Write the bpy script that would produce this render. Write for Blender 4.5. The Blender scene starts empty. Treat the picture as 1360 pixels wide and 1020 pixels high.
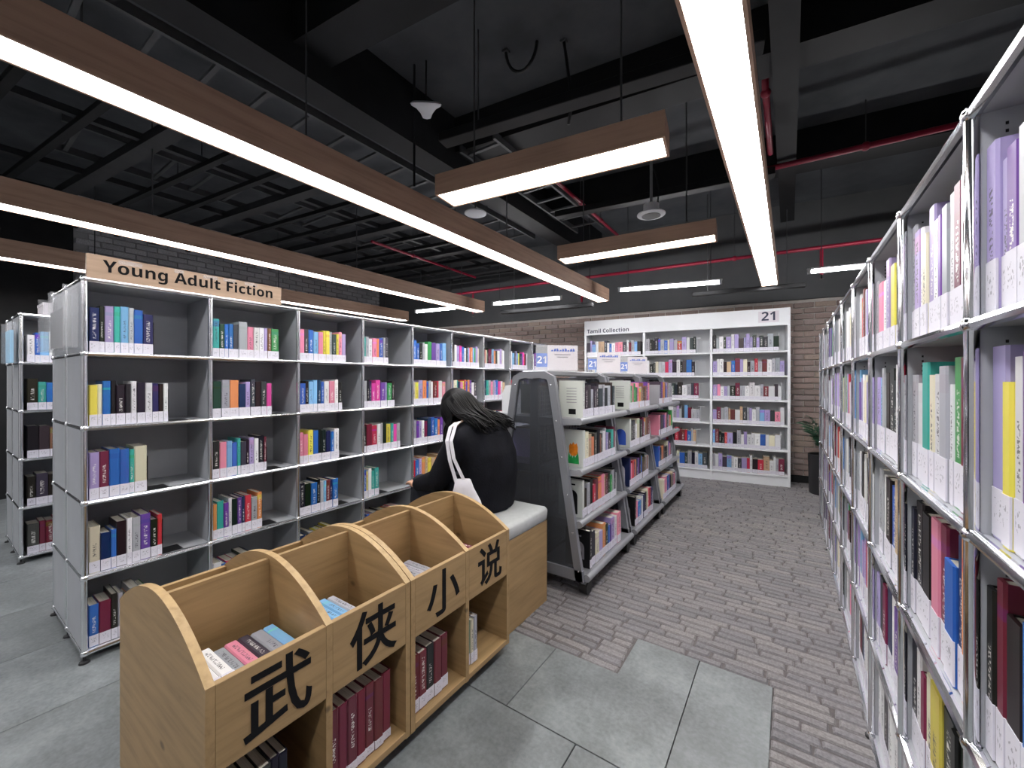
import bpy, math, random
from mathutils import Matrix, Vector, Euler

# ------------------------------------------------------------------ camera, world, exposure
scn = bpy.context.scene
COL = scn.collection
YAW = math.radians(34.3)
CAM_H = 1.32
cam_d = bpy.data.cameras.new('camera')
cam_d.sensor_width = 36.0
cam_d.lens = 36.0 * 540.0 / 1360.0
cam_d.shift_y = -5.0 / 1360.0
cam_d.clip_start = 0.01
cam = bpy.data.objects.new('camera', cam_d)
COL.objects.link(cam)
cam.location = (0, 0, CAM_H)
cam.rotation_euler = (math.pi / 2, 0, YAW)
scn.camera = cam
world = bpy.data.worlds.new('world')
scn.world = world
world.use_nodes = True
world.node_tree.nodes['Background'].inputs[0].default_value = (0, 0, 0, 1)
world.node_tree.nodes['Background'].inputs[1].default_value = 0.0
scn.view_settings.view_transform = 'Standard'
scn.view_settings.look = 'None'
scn.view_settings.gamma = 1.0
scn.view_settings.use_curve_mapping = False
scn.view_settings.exposure = 0.6
LED = 15.0        # radiance of the light diffusers
TUBE = 34.0       # radiance of the bare tubes
rnd = random.Random(7)

# ------------------------------------------------------------------ materials
def lin(c):
    return tuple(((v / 12.92) if v <= 0.04045 else ((v + 0.055) / 1.055) ** 2.4) for v in c)

def hexc(h):
    return lin(tuple(int(h[i:i + 2], 16) / 255 for i in (0, 2, 4)))

MATS = {}

class NT:
    def __init__(self, name):
        self.m = bpy.data.materials.new(name)
        self.m.use_nodes = True
        self.t = self.m.node_tree
        self.b = self.t.nodes['Principled BSDF']
    def n(self, kind, **kw):
        nd = self.t.nodes.new(kind)
        for k, v in kw.items():
            setattr(nd, k, v)
        return nd
    def l(self, a, b):
        self.t.links.new(a, b)
    def coords(self, scale=(1, 1, 1), out='Object', rot=(0, 0, 0)):
        tc = self.n('ShaderNodeTexCoord')
        mp = self.n('ShaderNodeMapping')
        mp.inputs['Scale'].default_value = scale
        mp.inputs['Rotation'].default_value = rot
        self.l(tc.outputs[out], mp.inputs[0])
        return mp.outputs[0]
    def noise(self, vec, scale, detail=4, rough=0.55):
        nd = self.n('ShaderNodeTexNoise')
        nd.inputs['Scale'].default_value = scale
        nd.inputs['Detail'].default_value = detail
        nd.inputs['Roughness'].default_value = rough
        if vec is not None:
            self.l(vec, nd.inputs['Vector'])
        return nd.outputs['Fac']
    def ramp(self, fac, stops):
        r = self.n('ShaderNodeValToRGB')
        els = r.color_ramp.elements
        while len(els) < len(stops):
            els.new(0.5)
        for e, (p, c) in zip(els, stops):
            e.position = p
            e.color = (*c, 1)
        self.l(fac, r.inputs[0])
        return r.outputs[0]
    def mix(self, fac, a, b, mode='MIX'):
        m = self.n('ShaderNodeMix', data_type='RGBA', blend_type=mode)
        for sock, v in ((m.inputs[0], fac), (m.inputs[6], a), (m.inputs[7], b)):
            if isinstance(v, (int, float)):
                sock.default_value = v
            elif isinstance(v, tuple):
                sock.default_value = (*v, 1) if len(v) == 3 else v
            else:
                self.l(v, sock)
        return m.outputs[2]
    def math(self, op, a, b=None, c=None):
        m = self.n('ShaderNodeMath', operation=op)
        for i, v in enumerate((a, b, c)):
            if v is None:
                continue
            if isinstance(v, (int, float)):
                m.inputs[i].default_value = v
            else:
                self.l(v, m.inputs[i])
        return m.outputs[0]
    def bump(self, h, strength=0.2, dist=0.01):
        b = self.n('ShaderNodeBump')
        b.inputs['Strength'].default_value = strength
        b.inputs['Distance'].default_value = dist
        self.l(h, b.inputs['Height'])
        self.l(b.outputs[0], self.b.inputs['Normal'])

def plain(name, col, rough=0.5, metal=0.0, var=0.08, scale=6.0, bump=0.0, emit=None, spec=None):
    t = NT(name)
    t.b.inputs['Roughness'].default_value = rough
    t.b.inputs['Metallic'].default_value = metal
    if spec is not None:
        t.b.inputs['Specular IOR Level'].default_value = spec
    v = t.coords()
    f = t.noise(v, scale)
    lo = tuple(c * (1 - var) for c in col)
    hi = tuple(min(1, c * (1 + var)) for c in col)
    t.l(t.ramp(f, [(0.3, lo), (0.7, hi)]), t.b.inputs['Base Color'])
    if bump:
        t.bump(t.noise(v, scale * 12), bump, 0.004)
    if emit:
        t.b.inputs['Emission Color'].default_value = (*emit[0], 1)
        t.b.inputs['Emission Strength'].default_value = emit[1]
    MATS[name] = t.m
    return t.m

plain('panel_grey', hexc('a9acb1'), 0.5, 0.0, 0.05)
plain('chrome', (0.86, 0.87, 0.90), 0.1, 1.0, 0.02)
plain('chrome_satin', (0.90, 0.91, 0.94), 0.22, 1.0, 0.02)
plain('white_paint', hexc('e9ebee'), 0.45, 0.0, 0.02)
plain('black_metal', (0.012, 0.012, 0.014), 0.45, 0.2, 0.2)
plain('black_plastic', (0.015, 0.015, 0.017), 0.5, 0.0, 0.2)
plain('cart_metal', hexc('a4a6ab'), 0.3, 0.45, 0.06)
plain('cart_grey', hexc('8b8d93'), 0.38, 0.4, 0.06)
plain('cushion_fabric', hexc('b3b6b6'), 0.7, 0.0, 0.06, 30.0, 0.15)
plain('black_cloth', (0.0065, 0.007, 0.0105), 0.88, 0.0, 0.35, 9.0, 0.5, spec=0.2)
plain('denim', (0.012, 0.014, 0.022), 0.85, 0.0, 0.3, 40.0, 0.2)
plain('skin', hexc('d9a98a'), 0.55, 0.0, 0.05, 20.0)
plain('canvas_white', hexc('d9d7dd'), 0.85, 0.0, 0.05, 30.0, 0.2)
plain('red_pipe', hexc('901634'), 0.35, 0.0, 0.1)
plain('slab_dark', (0.075, 0.08, 0.088), 0.85, 0.0, 0.3, 2.5, 0.3)
plain('steel_black', (0.009, 0.0095, 0.011), 0.6, 0.2, 0.3)
plain('channel_dark', (0.035, 0.036, 0.039), 0.5, 0.3, 0.2)
plain('tray_grey', (0.10, 0.103, 0.108), 0.5, 0.4, 0.2)
plain('wall_dark', (0.09, 0.092, 0.096), 0.8, 0.0, 0.15, 2.0, 0.1)
plain('wall_plain', (0.4, 0.4, 0.41), 0.85, 0.0, 0.08, 1.5, 0.1)  # pale tone raised so the unseen back wall bounces fill light
plain('diffuser_cool', (0.9, 0.9, 0.9), 0.5, 0, 0.0, emit=((1.0, 0.985, 1.0), LED))
plain('diffuser_warm', (0.9, 0.9, 0.9), 0.5, 0, 0.0, emit=((1.0, 0.95, 0.84), LED * 0.9))
plain('tube_glow', (0.9, 0.9, 0.9), 0.5, 0, 0.0, emit=((1.0, 0.99, 1.0), TUBE))
plain('plant_leaf', (0.02, 0.08, 0.04), 0.45, 0, 0.4, 12.0)
plain('soil', (0.02, 0.014, 0.01), 0.9, 0, 0.4, 40.0)
plain('blue_print', hexc('2f6fd6'), 0.5, 0, 0.03)
plain('blue_ink', hexc('3a5fc4'), 0.5, 0, 0.03)
plain('grey_ink', hexc('8d8a90'), 0.6, 0, 0.03)
plain('black_ink', (0.008, 0.008, 0.009), 0.85, 0, 0.1, spec=0.15)
plain('navy_ink', hexc('2b2f4a'), 0.5, 0, 0.05)
plain('card_paper', hexc('dcd6dc'), 0.7, 0, 0.03)
plain('cover_white', hexc('dfe2dc'), 0.45, 0, 0.04)
plain('cover_black', (0.012, 0.012, 0.016), 0.4, 0, 0.1)
plain('tulip_orange', hexc('f0861c'), 0.45, 0, 0.25, 30.0)
plain('leaf_green', hexc('1f9a4a'), 0.45, 0, 0.25, 30.0)
plain('brochure_blue', hexc('8ecdf0'), 0.45, 0, 0.05)
plain('mortar', hexc('c4beb9'), 0.95, 0, 0.1, 20.0, 0.2)
plain('grout_carpet', hexc('5f5a5a'), 0.95, 0, 0.15, 60.0, 0.3)

def acrylic():
    t = NT('acrylic')
    t.b.inputs['Base Color'].default_value = (0.95, 0.97, 1, 1)
    t.b.inputs['Roughness'].default_value = 0.03
    t.b.inputs['IOR'].default_value = 1.45
    tr = t.n('ShaderNodeBsdfTransparent')
    mx = t.n('ShaderNodeMixShader')
    mx.inputs[0].default_value = 0.13
    t.b.inputs['Metallic'].default_value = 0.0
    out = t.t.nodes['Material Output']
    t.l(tr.outputs[0], mx.inputs[1])
    t.l(t.b.outputs[0], mx.inputs[2])
    t.l(mx.outputs[0], out.inputs[0])
    MATS['acrylic'] = t.m
acrylic()

def smoky():
    t = NT('smoky_plastic')
    t.b.inputs['Base Color'].default_value = (0.10, 0.105, 0.115, 1)
    t.b.inputs['Roughness'].default_value = 0.18
    tr = t.n('ShaderNodeBsdfTransparent')
    tr.inputs[0].default_value = (0.72, 0.74, 0.78, 1)
    mx = t.n('ShaderNodeMixShader')
    mx.inputs[0].default_value = 0.42
    out = t.t.nodes['Material Output']
    t.l(tr.outputs[0], mx.inputs[1])
    t.l(t.b.outputs[0], mx.inputs[2])
    t.l(mx.outputs[0], out.inputs[0])
    MATS['smoky_plastic'] = t.m
smoky()

def wood(name, base, dark, grain=(1.2, 16, 16), rough=0.5, knots=True, kscale=8.0):
    t = NT(name)
    v = t.coords(grain)
    f = t.noise(v, 2.2, 6, 0.6)
    c = t.ramp(f, [(0.25, tuple(x * 0.85 for x in dark)), (0.5, base), (0.75, tuple(min(1, x * 1.25) for x in base))])
    big = t.noise(t.coords((1.5, 1.5, 1.5)), 2.0, 2)
    c = t.mix(0.35, c, t.ramp(big, [(0.3, tuple(x * 0.8 for x in base)), (0.7, tuple(min(1, x * 1.12) for x in base))]))
    if knots:
        vo = t.n('ShaderNodeTexVoronoi')
        vo.inputs['Scale'].default_value = kscale
        t.l(t.coords(tuple(0.55 if g < 4 else 1.0 for g in grain)), vo.inputs['Vector'])
        k = t.ramp(vo.outputs['Distance'], [(0.0, (1, 1, 1)), (0.05, (1, 1, 1)), (0.11, (0, 0, 0))])
        c = t.mix(t.math('MULTIPLY', k, 0.75), c, tuple(x * 0.3 for x in dark))
    t.l(c, t.b.inputs['Base Color'])
    t.b.inputs['Roughness'].default_value = rough
    t.bump(f, 0.08, 0.003)
    MATS[name] = t.m
wood('pine_x', hexc('a3865d'), hexc('866b45'))
wood('pine_y', hexc('a3865d'), hexc('866b45'), (16, 1.2, 16))
wood('pine_edge', hexc('ba9d70'), hexc('a08252'), (16, 16, 1.2), knots=False)
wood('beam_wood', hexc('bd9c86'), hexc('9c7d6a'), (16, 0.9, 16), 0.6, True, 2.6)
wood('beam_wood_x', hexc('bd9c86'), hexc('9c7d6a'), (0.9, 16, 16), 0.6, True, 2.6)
wood('plank_wood', hexc('a98f78'), hexc('917762'), (1.5, 20, 20), 0.45, False)

def book_cover():
    t = NT('book_cover')
    at = t.n('ShaderNodeAttribute', attribute_name='Col')
    uv = t.n('ShaderNodeUVMap', uv_map='UVMap')
    sep = t.n('ShaderNodeSeparateXYZ')
    t.l(uv.outputs[0], sep.inputs[0])
    u, v = sep.outputs[0], sep.outputs[1]
    seed = at.outputs['Alpha']
    cmb = t.n('ShaderNodeCombineXYZ')
    t.l(t.math('MULTIPLY', u, 2.2), cmb.inputs[0])
    t.l(t.math('MULTIPLY', v, 34.0), cmb.inputs[1])
    t.l(t.math('MULTIPLY', seed, 91.7), cmb.inputs[2])
    f = t.noise(cmb.outputs[0], 1.6, 2, 0.5)
    txt = t.math('MULTIPLY', t.math('GREATER_THAN', f, 0.54), t.math('GREATER_THAN', t.math('FRACT', t.math('MULTIPLY', seed, 13.7)), 0.35))
    def band(x, a, b):
        return t.math('MULTIPLY', t.math('GREATER_THAN', x, a), t.math('LESS_THAN', x, b))
    top = t.math('ADD', 0.62, t.math('MULTIPLY', seed, 0.3))
    m = t.math('MULTIPLY', txt, t.math('MULTIPLY', band(u, 0.33, 0.67), t.math('MULTIPLY', t.math('GREATER_THAN', v, 0.32), t.math('LESS_THAN', v, top))))
    lum = t.n('ShaderNodeRGBToBW')
    t.l(at.outputs['Color'], lum.inputs[0])
    ink = t.mix(t.math('GREATER_THAN', lum.outputs[0], 0.32), (0.8, 0.78, 0.74), (0.05, 0.045, 0.06))
    # a printed band of a second tone on some spines
    s2 = t.math('FRACT', t.math('MULTIPLY', seed, 7.31))
    bnd = t.math('MULTIPLY', t.math('GREATER_THAN', s2, 0.6), t.math('MULTIPLY', t.math('GREATER_THAN', v, 0.8), t.math('LESS_THAN', v, t.math('ADD', 0.84, t.math('MULTIPLY', seed, 0.12)))))
    hue = t.n('ShaderNodeHueSaturation')
    t.l(at.outputs['Color'], hue.inputs['Color'])
    t.l(t.math('ADD', 0.35, t.math('MULTIPLY', seed, 0.3)), hue.inputs['Hue'])
    hue.inputs['Value'].default_value = 0.9
    mott = t.noise(t.coords((1, 1, 1)), 22.0, 3)
    base = t.mix(t.math('MULTIPLY', t.math('SUBTRACT', mott, 0.35), 0.5), at.outputs['Color'], hue.outputs[0])
    base = t.mix(t.math('MULTIPLY', bnd, 0.8), base, hue.outputs[0])
    c = t.mix(t.math('MULTIPLY', m, 0.85), base, ink)
    t.l(c, t.b.inputs['Base Color'])
    t.b.inputs['Roughness'].default_value = 0.38
    MATS['book_cover'] = t.m
book_cover()

def label_mat():
    t = NT('label_paper')
    uv = t.n('ShaderNodeUVMap', uv_map='UVMap')
    sep = t.n('ShaderNodeSeparateXYZ')
    t.l(uv.outputs[0], sep.inputs[0])
    at = t.n('ShaderNodeAttribute', attribute_name='Col')
    cmb = t.n('ShaderNodeCombineXYZ')
    t.l(t.math('MULTIPLY', sep.outputs[0], 5.0), cmb.inputs[0])
    t.l(t.math('MULTIPLY', sep.outputs[1], 7.0), cmb.inputs[1])
    t.l(t.math('MULTIPLY', at.outputs['Alpha'], 53.0), cmb.inputs[2])
    f = t.noise(cmb.outputs[0], 1.5, 1)
    m = t.math('MULTIPLY', t.math('GREATER_THAN', f, 0.6), t.math('MULTIPLY', t.math('GREATER_THAN', sep.outputs[1], 0.35), t.math('LESS_THAN', sep.outputs[1], 0.8)))
    m = t.math('MULTIPLY', m, t.math('MULTIPLY', t.math('GREATER_THAN', sep.outputs[0], 0.2), t.math('LESS_THAN', sep.outputs[0], 0.8)))
    t.l(t.mix(t.math('MULTIPLY', m, 0.55), hexc('dcdae4'), hexc('55525c')), t.b.inputs['Base Color'])
    t.b.inputs['Roughness'].default_value = 0.5
    MATS['label_paper'] = t.m
label_mat()

def pages_mat():
    t = NT('pages')
    f = t.noise(t.coords((400, 4, 4)), 1.0, 2)
    t.l(t.ramp(f, [(0.3, hexc('b9b3a6')), (0.7, hexc('dcd8cc'))]), t.b.inputs['Base Color'])
    t.b.inputs['Roughness'].default_value = 0.9
    MATS['pages'] = t.m
pages_mat()

def tile_mat():
    t = NT('floor_tile')
    rn = t.n('ShaderNodeObjectInfo')
    tc = t.n('ShaderNodeTexCoord')
    off = t.n('ShaderNodeVectorMath', operation='ADD')
    sc = t.n('ShaderNodeVectorMath', operation='SCALE')
    cmb = t.n('ShaderNodeCombineXYZ')
    t.l(rn.outputs['Random'], cmb.inputs[0]); t.l(rn.outputs['Random'], cmb.inputs[1])
    t.l(cmb.outputs[0], sc.inputs[0]); sc.inputs['Scale'].default_value = 37.0
    t.l(tc.outputs['Object'], off.inputs[0]); t.l(sc.outputs[0], off.inputs[1])
    f = t.noise(off.outputs[0], 3.4, 9, 0.68)
    g = t.noise(off.outputs[0], 60.0, 2)
    c = t.ramp(f, [(0.28, hexc('4f5354')), (0.5, hexc('73787a')), (0.68, hexc('949a9c'))])
    c = t.mix(0.22, c, t.ramp(g, [(0.3, hexc('4f5354')), (0.7, hexc('9da1a2'))]))
    c = t.mix(t.math('MULTIPLY', rn.outputs['Random'], 0.22), c, hexc('6c706f'))
    t.l(c, t.b.inputs['Base Color'])
    t.l(t.ramp(f, [(0.3, (0.35, 0.35, 0.35)), (0.7, (0.5, 0.5, 0.5))]), t.b.inputs['Roughness'])
    t.bump(g, 0.05, 0.002)
    MATS['floor_tile'] = t.m
tile_mat()

def attr_brick(name, rough=0.85, bump=0.35, edge=None):
    t = NT(name)
    at = t.n('ShaderNodeAttribute', attribute_name='Col')
    f = t.noise(t.coords((1, 1, 1)), 30.0, 5, 0.65)
    g = t.noise(t.coords((1, 1, 1)), 110.0, 2)
    c = t.mix(t.math('MULTIPLY', f, 0.55), at.outputs['Color'], (0.30, 0.26, 0.25) if edge is None else edge, 'MIX')
    c = t.mix(0.5, c, t.ramp(g, [(0.35, (0.45, 0.45, 0.45)), (0.65, (1, 1, 1))]), 'MULTIPLY')
    t.l(c, t.b.inputs['Base Color'])
    t.b.inputs['Roughness'].default_value = rough
    t.bump(f, bump, 0.004)
    MATS[name] = t.m
attr_brick('carpet_brick', 0.7, 1.0, hexc('a29e9f'))
attr_brick('wall_brick', 0.9, 0.3, hexc('b0a098'))
attr_brick('grey_brick', 0.9, 0.3, hexc('c4c4c8'))

def hair_mat():
    t = NT('hair')
    t.b.inputs['Base Color'].default_value = (0.004, 0.0038, 0.0042, 1)
    t.b.inputs['Roughness'].default_value = 0.5
    t.b.inputs['Specular IOR Level'].default_value = 0.18
    MATS['hair'] = t.m
hair_mat()

# ------------------------------------------------------------------ mesh helpers
BOXF = [(0, 3, 2, 1), (4, 5, 6, 7), (0, 1, 5, 4), (1, 2, 6, 5), (2, 3, 7, 6), (3, 0, 4, 7)]

class MB:
    def __init__(self):
        self.v, self.f, self.mi, self.col, self.uv = [], [], [], {}, {}
        self.cur = 0
    def face(self, idx, col=None, uv=None):
        k = len(self.f)
        self.f.append(tuple(idx)); self.mi.append(self.cur)
        if col is not None: self.col[k] = col
        if uv is not None: self.uv[k] = uv
    def pts(self, ps, M=None):
        b = len(self.v)
        for p in ps:
            q = Vector(p)
            self.v.append(tuple(M @ q) if M else tuple(q))
        return b
    def box(self, x0, y0, z0, x1, y1, z1, M=None, col=None):
        b = self.pts([(x0, y0, z0), (x1, y0, z0), (x1, y1, z0), (x0, y1, z0), (x0, y0, z1), (x1, y0, z1), (x1, y1, z1), (x0, y1, z1)], M)
        for q in BOXF:
            self.face([b + i for i in q], col)
        return self
    def bbox(self, x0, y0, z0, x1, y1, z1, c=0.004, M=None, col=None):
        """box with chamfered edges (12 edges) made as three crossed rings"""
        P = []
        for z, i in ((z0, c), (z0 + c, 0), (z1 - c, 0), (z1, c)):
            P += [(x0 + i + c, y0 + i, z), (x1 - i - c, y0 + i, z), (x1 - i, y0 + i + c, z), (x1 - i, y1 - i - c, z), (x1 - i - c, y1 - i, z), (x0 + i + c, y1 - i, z), (x0 + i, y1 - i - c, z), (x0 + i, y0 + i + c, z)]
        b = self.pts(P, M)
        self.face([b + i for i in range(7, -1, -1)], col)
        self.face([b + 24 + i for i in range(8)], col)
        for r in range(3):
            for i in range(8):
                j = (i + 1) % 8
                self.face([b + r * 8 + i, b + r * 8 + j, b + r * 8 + 8 + j, b + r * 8 + 8 + i], col)
        return self
    def tube(self, p0, p1, r, n=8, r1=None, caps=True, M=None):
        p0, p1 = Vector(p0), Vector(p1)
        d = (p1 - p0).normalized()
        a = d.orthogonal().normalized(); c = d.cross(a)
        r1 = r if r1 is None else r1
        b = self.pts([p + (a * math.cos(t) + c * math.sin(t)) * rr for p, rr in ((p0, r), (p1, r1)) for t in [2 * math.pi * i / n for i in range(n)]], M)
        for i in range(n):
            j = (i + 1) % n
            self.face([b + i, b + j, b + n + j, b + n + i])
        if caps:
            self.face([b + i for i in range(n - 1, -1, -1)])
            self.face([b + n + i for i in range(n)])
        return self
    def path(self, ps, rs, n=8, M=None, flat=1.0):
        ps = [Vector(p) for p in ps]
        if not isinstance(rs, (list, tuple)): rs = [rs] * len(ps)
        a = (ps[1] - ps[0]).normalized().orthogonal().normalized()
        rings = []
        for k, p in enumerate(ps):
            d = (ps[min(k + 1, len(ps) - 1)] - ps[max(k - 1, 0)]).normalized()
            a = (a - d * a.dot(d)).normalized()
            c = d.cross(a)
            rings.append([p + (a * math.cos(t) + c * math.sin(t) * flat) * rs[k] for t in [2 * math.pi * i / n for i in range(n)]])
        b = self.pts([q for r in rings for q in r], M)
        for k in range(len(ps) - 1):
            for i in range(n):
                j = (i + 1) % n
                self.face([b + k * n + i, b + k * n + j, b + k * n + n + j, b + k * n + n + i])
        self.face([b + i for i in range(n - 1, -1, -1)])
        e = b + (len(ps) - 1) * n
        self.face([e + i for i in range(n)])
        return self
    def rings(self, rings, closed_caps=True):
        n = len(rings[0])
        b = self.pts([p for r in rings for p in r])
        for k in range(len(rings) - 1):
            for i in range(n):
                j = (i + 1) % n
                self.face([b + k * n + i, b + k * n + j, b + k * n + n + j, b + k * n + n + i])
        if closed_caps:
            self.face([b + i for i in range(n - 1, -1, -1)])
            e = b + (len(rings) - 1) * n
            self.face([e + i for i in range(n)])
        return self
    def lathe(self, prof, n=20, c=(0, 0, 0)):
        return self.rings([[(c[0] + r * math.cos(2 * math.pi * i / n), c[1] + r * math.sin(2 * math.pi * i / n), c[2] + z) for i in range(n)] for r, z in prof])
    def ball(self, c, r, nu=10, nv=7, s=(1, 1, 1), M=None):
        R = []
        for k in range(nv):
            ph = math.pi * (0.02 + 0.96 * k / (nv - 1))
            R.append([(c[0] + s[0] * r * math.sin(ph) * math.cos(2 * math.pi * i / nu), c[1] + s[1] * r * math.sin(ph) * math.sin(2 * math.pi * i / nu), c[2] - s[2] * r * math.cos(ph)) for i in range(nu)])
        if M: R = [[tuple(M @ Vector(p)) for p in q] for q in R]
        return self.rings(R)
    def prism(self, outline, a0, a1, axis='x', M=None):
        """outline in the two other axes (in order), extruded along axis"""
        def put(p, a):
            return {'x': (a, p[0], p[1]), 'y': (p[0], a, p[1]), 'z': (p[0], p[1], a)}[axis]
        n = len(outline)
        b = self.pts([put(p, a) for a in (a0, a1) for p in outline], M)
        self.face([b + i for i in range(n)][::-1]); self.face([b + n + i for i in range(n)])
        for i in range(n):
            j = (i + 1) % n
            self.face([b + i, b + j, b + n + j, b + n + i])
        return self
    def mesh(self, name, mats, smooth=False):
        me = bpy.data.meshes.new(name)
        me.from_pydata(self.v, [], self.f)
        mats = mats if isinstance(mats, (list, tuple)) else [mats]
        for m in mats:
            me.materials.append(MATS[m] if isinstance(m, str) else m)
        if len(mats) > 1:
            me.polygons.foreach_set('material_index', self.mi)
        if self.col:
            ca = me.color_attributes.new('Col', 'FLOAT_COLOR', 'CORNER')
            out = []
            for k, f in enumerate(self.f):
                c = self.col.get(k, (0.5, 0.5, 0.5, 0.5))
                c = c if len(c) == 4 else (*c, 1.0)
                out += list(c) * len(f)
            ca.data.foreach_set('color', out)
        if self.uv:
            ul = me.uv_layers.new(name='UVMap')
            out = []
            for k, f in enumerate(self.f):
                u = self.uv.get(k)
                for i in range(len(f)):
                    out += list(u[i]) if u else [-1.0, -1.0]
            ul.data.foreach_set('uv', out)
        if smooth:
            me.polygons.foreach_set('use_smooth', [True] * len(me.polygons))
            if smooth is not True:
                me.set_sharp_from_angle(angle=math.radians(smooth))
        me.update()
        return me

def put(name, me, parent=None, loc=(0, 0, 0), rot=(0, 0, 0)):
    o = bpy.data.objects.new(name, me)
    COL.objects.link(o)
    o.location = loc
    o.rotation_euler = rot
    if parent: o.parent = parent
    return o

def part(name, mb, mat, parent, smooth=False, loc=(0, 0, 0), rot=(0, 0, 0)):
    return put(name, mb.mesh(name, mat, smooth), parent, loc, rot)

def tag(o, label=None, cat=None, group=None, kind=None):
    if label: o['label'] = label
    if cat: o['category'] = cat
    if group: o['group'] = group
    if kind: o['kind'] = kind
    return o

def thing(name, label, cat, loc=(0, 0, 0), rotz=0.0, group=None):
    o = put(name, None, None, loc, (0, 0, rotz))
    return tag(o, label, cat, group)

def struct(name, loc=(0, 0, 0), rotz=0.0):
    o = put(name, None, None, loc, (0, 0, rotz))
    o['kind'] = 'structure'
    return o

def bold(txt):
    out = ''
    for ch in txt:
        if 'A' <= ch <= 'Z': out += chr(0x1D5D4 + ord(ch) - 65)
        elif 'a' <= ch <= 'z': out += chr(0x1D5EE + ord(ch) - 97)
        elif '0' <= ch <= '9': out += chr(0x1D7EC + ord(ch) - 48)
        else: out += ch
    return out

def text_mesh(body, size, mat, bold=0.0, extrude=0.0006, xscale=1.0, align='LEFT'):
    c = bpy.data.curves.new('lettering', 'FONT')
    c.body = body; c.size = size; c.offset = bold; c.extrude = extrude
    c.align_x = align; c.resolution_u = 4
    o = bpy.data.objects.new('lettering', c)
    COL.objects.link(o)
    dg = bpy.context.evaluated_depsgraph_get()
    me = bpy.data.meshes.new_from_object(o.evaluated_get(dg))
    bpy.data.objects.remove(o); bpy.data.curves.remove(c)
    me.materials.clear(); me.materials.append(MATS[mat])
    if xscale != 1.0:
        me.transform(Matrix.Diagonal((xscale, 1, 1, 1)))
    return me

def fit(me, w):
    xs = [v.co.x for v in me.vertices]
    k = w / (max(xs) - min(xs))
    me.transform(Matrix.Diagonal((k, k, 1, 1)) @ Matrix.Translation((-min(xs), 0, 0)))
    return me

FRONT = (math.pi / 2, 0, 0)     # text lying in XY turned to stand facing local -y

ORD = ['zeroth', 'first', 'second', 'third', 'fourth', 'fifth', 'sixth', 'seventh', 'eighth', 'ninth', 'tenth', 'eleventh', 'twelfth', 'thirteenth', 'fourteenth', 'fifteenth', 'sixteenth', 'seventeenth', 'eighteenth']

# ------------------------------------------------------------------ room shell
CEIL = 3.6
SK = math.radians(6.6)
TL = Vector((-2.58, 5.74, 0))        # front corner of the far shelving, where the far wall is skewed
WALL_BACK = 0.36
E = Vector((math.cos(SK), math.sin(SK), 0))
N = Vector((-math.sin(SK), math.cos(SK), 0))

# floor: large grey tiles and a brick-relief carpet
floor = struct('floor')
part('screed', MB().box(-7.6, -3.4, -0.06, 3.4, 7.4, -0.012), 'grout_carpet', floor)
tile_cache = {}
def tile(x0, x1, y0, y1):
    g = 0.002
    key = (round(x1 - x0, 3), round(y1 - y0, 3))
    if key not in tile_cache:
        tile_cache[key] = MB().bbox(g, g, -0.012, x1 - x0 - g, y1 - y0 - g, 0.0, 0.0015).mesh('tile', 'floor_tile')
    put('tile', tile_cache[key], floor, (x0, y0, 0))
CX0, CY1, CY2, CXN, CXE = -1.95, 1.78, 2.08, -0.64, -0.057
ycuts = [-3.45 + 1.2 * i for i in range(10)]
for r in range(9):
    y0, y1 = ycuts[r], ycuts[r + 1]
    off = -0.64 if (r % 2 == 1) else -0.349
    k = -12
    while True:
        x0 = off + 0.6 * k; x1 = x0 + 0.6; k += 1
        if x0 > CXE: break
        if x1 < -7.6: continue
        xs = [x0, x1]
        if abs(y0 - 1.35) < 0.01 and x0 < CXN < x1:
            g = 0.002
            lt = [(x0 + g, y0 + g), (x1 - g, y0 + g), (x1 - g, CY2 - g), (CXN + g, CY2 - g), (CXN + g, CY1 - g), (x0 + g, CY1 - g)]
            part('tile', MB().prism([(px - x0, py - y0) for px, py in lt], -0.012, 0.0, 'z'), 'floor_tile', floor, loc=(x0, y0, 0))
            continue
        for c in (CX0, CXN, CXE):
            if x0 + 0.01 < c < x1 - 0.01: xs.append(c)
        xs.sort()
        segs = []
        for a, b in zip(xs[:-1], xs[1:]):
            m = (a + b) / 2
            lim = 99 if m < CX0 else CY1 if m < CXN else CY2 if m < CXE else -99
            t = min(y1, lim)
            if t - y0 < 0.02: continue
            if segs and abs(segs[-1][3] - t) < 1e-6 and segs[-1][1] == a: segs[-1] = (segs[-1][0], b, y0, t)
            else: segs.append((a, b, y0, t))
        for s in segs: tile(*s)

def in_carpet(x0, x1, y0, y1):
    if x0 >= CXE: return True
    if y0 >= CY2: return x0 >= CX0
    if y0 >= CY1: return x0 >= CX0 and x1 <= CXN + 0.001
    return False
part('carpet_base', MB().box(CXE, -3.4, -0.011, 3.4, 7.4, -0.003).box(CX0, CY2, -0.011, CXE, 7.4, -0.003).box(CX0, CY1, -0.011, CXN, CY2, -0.003), 'grout_carpet', floor)['kind'] = 'structure'

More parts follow.
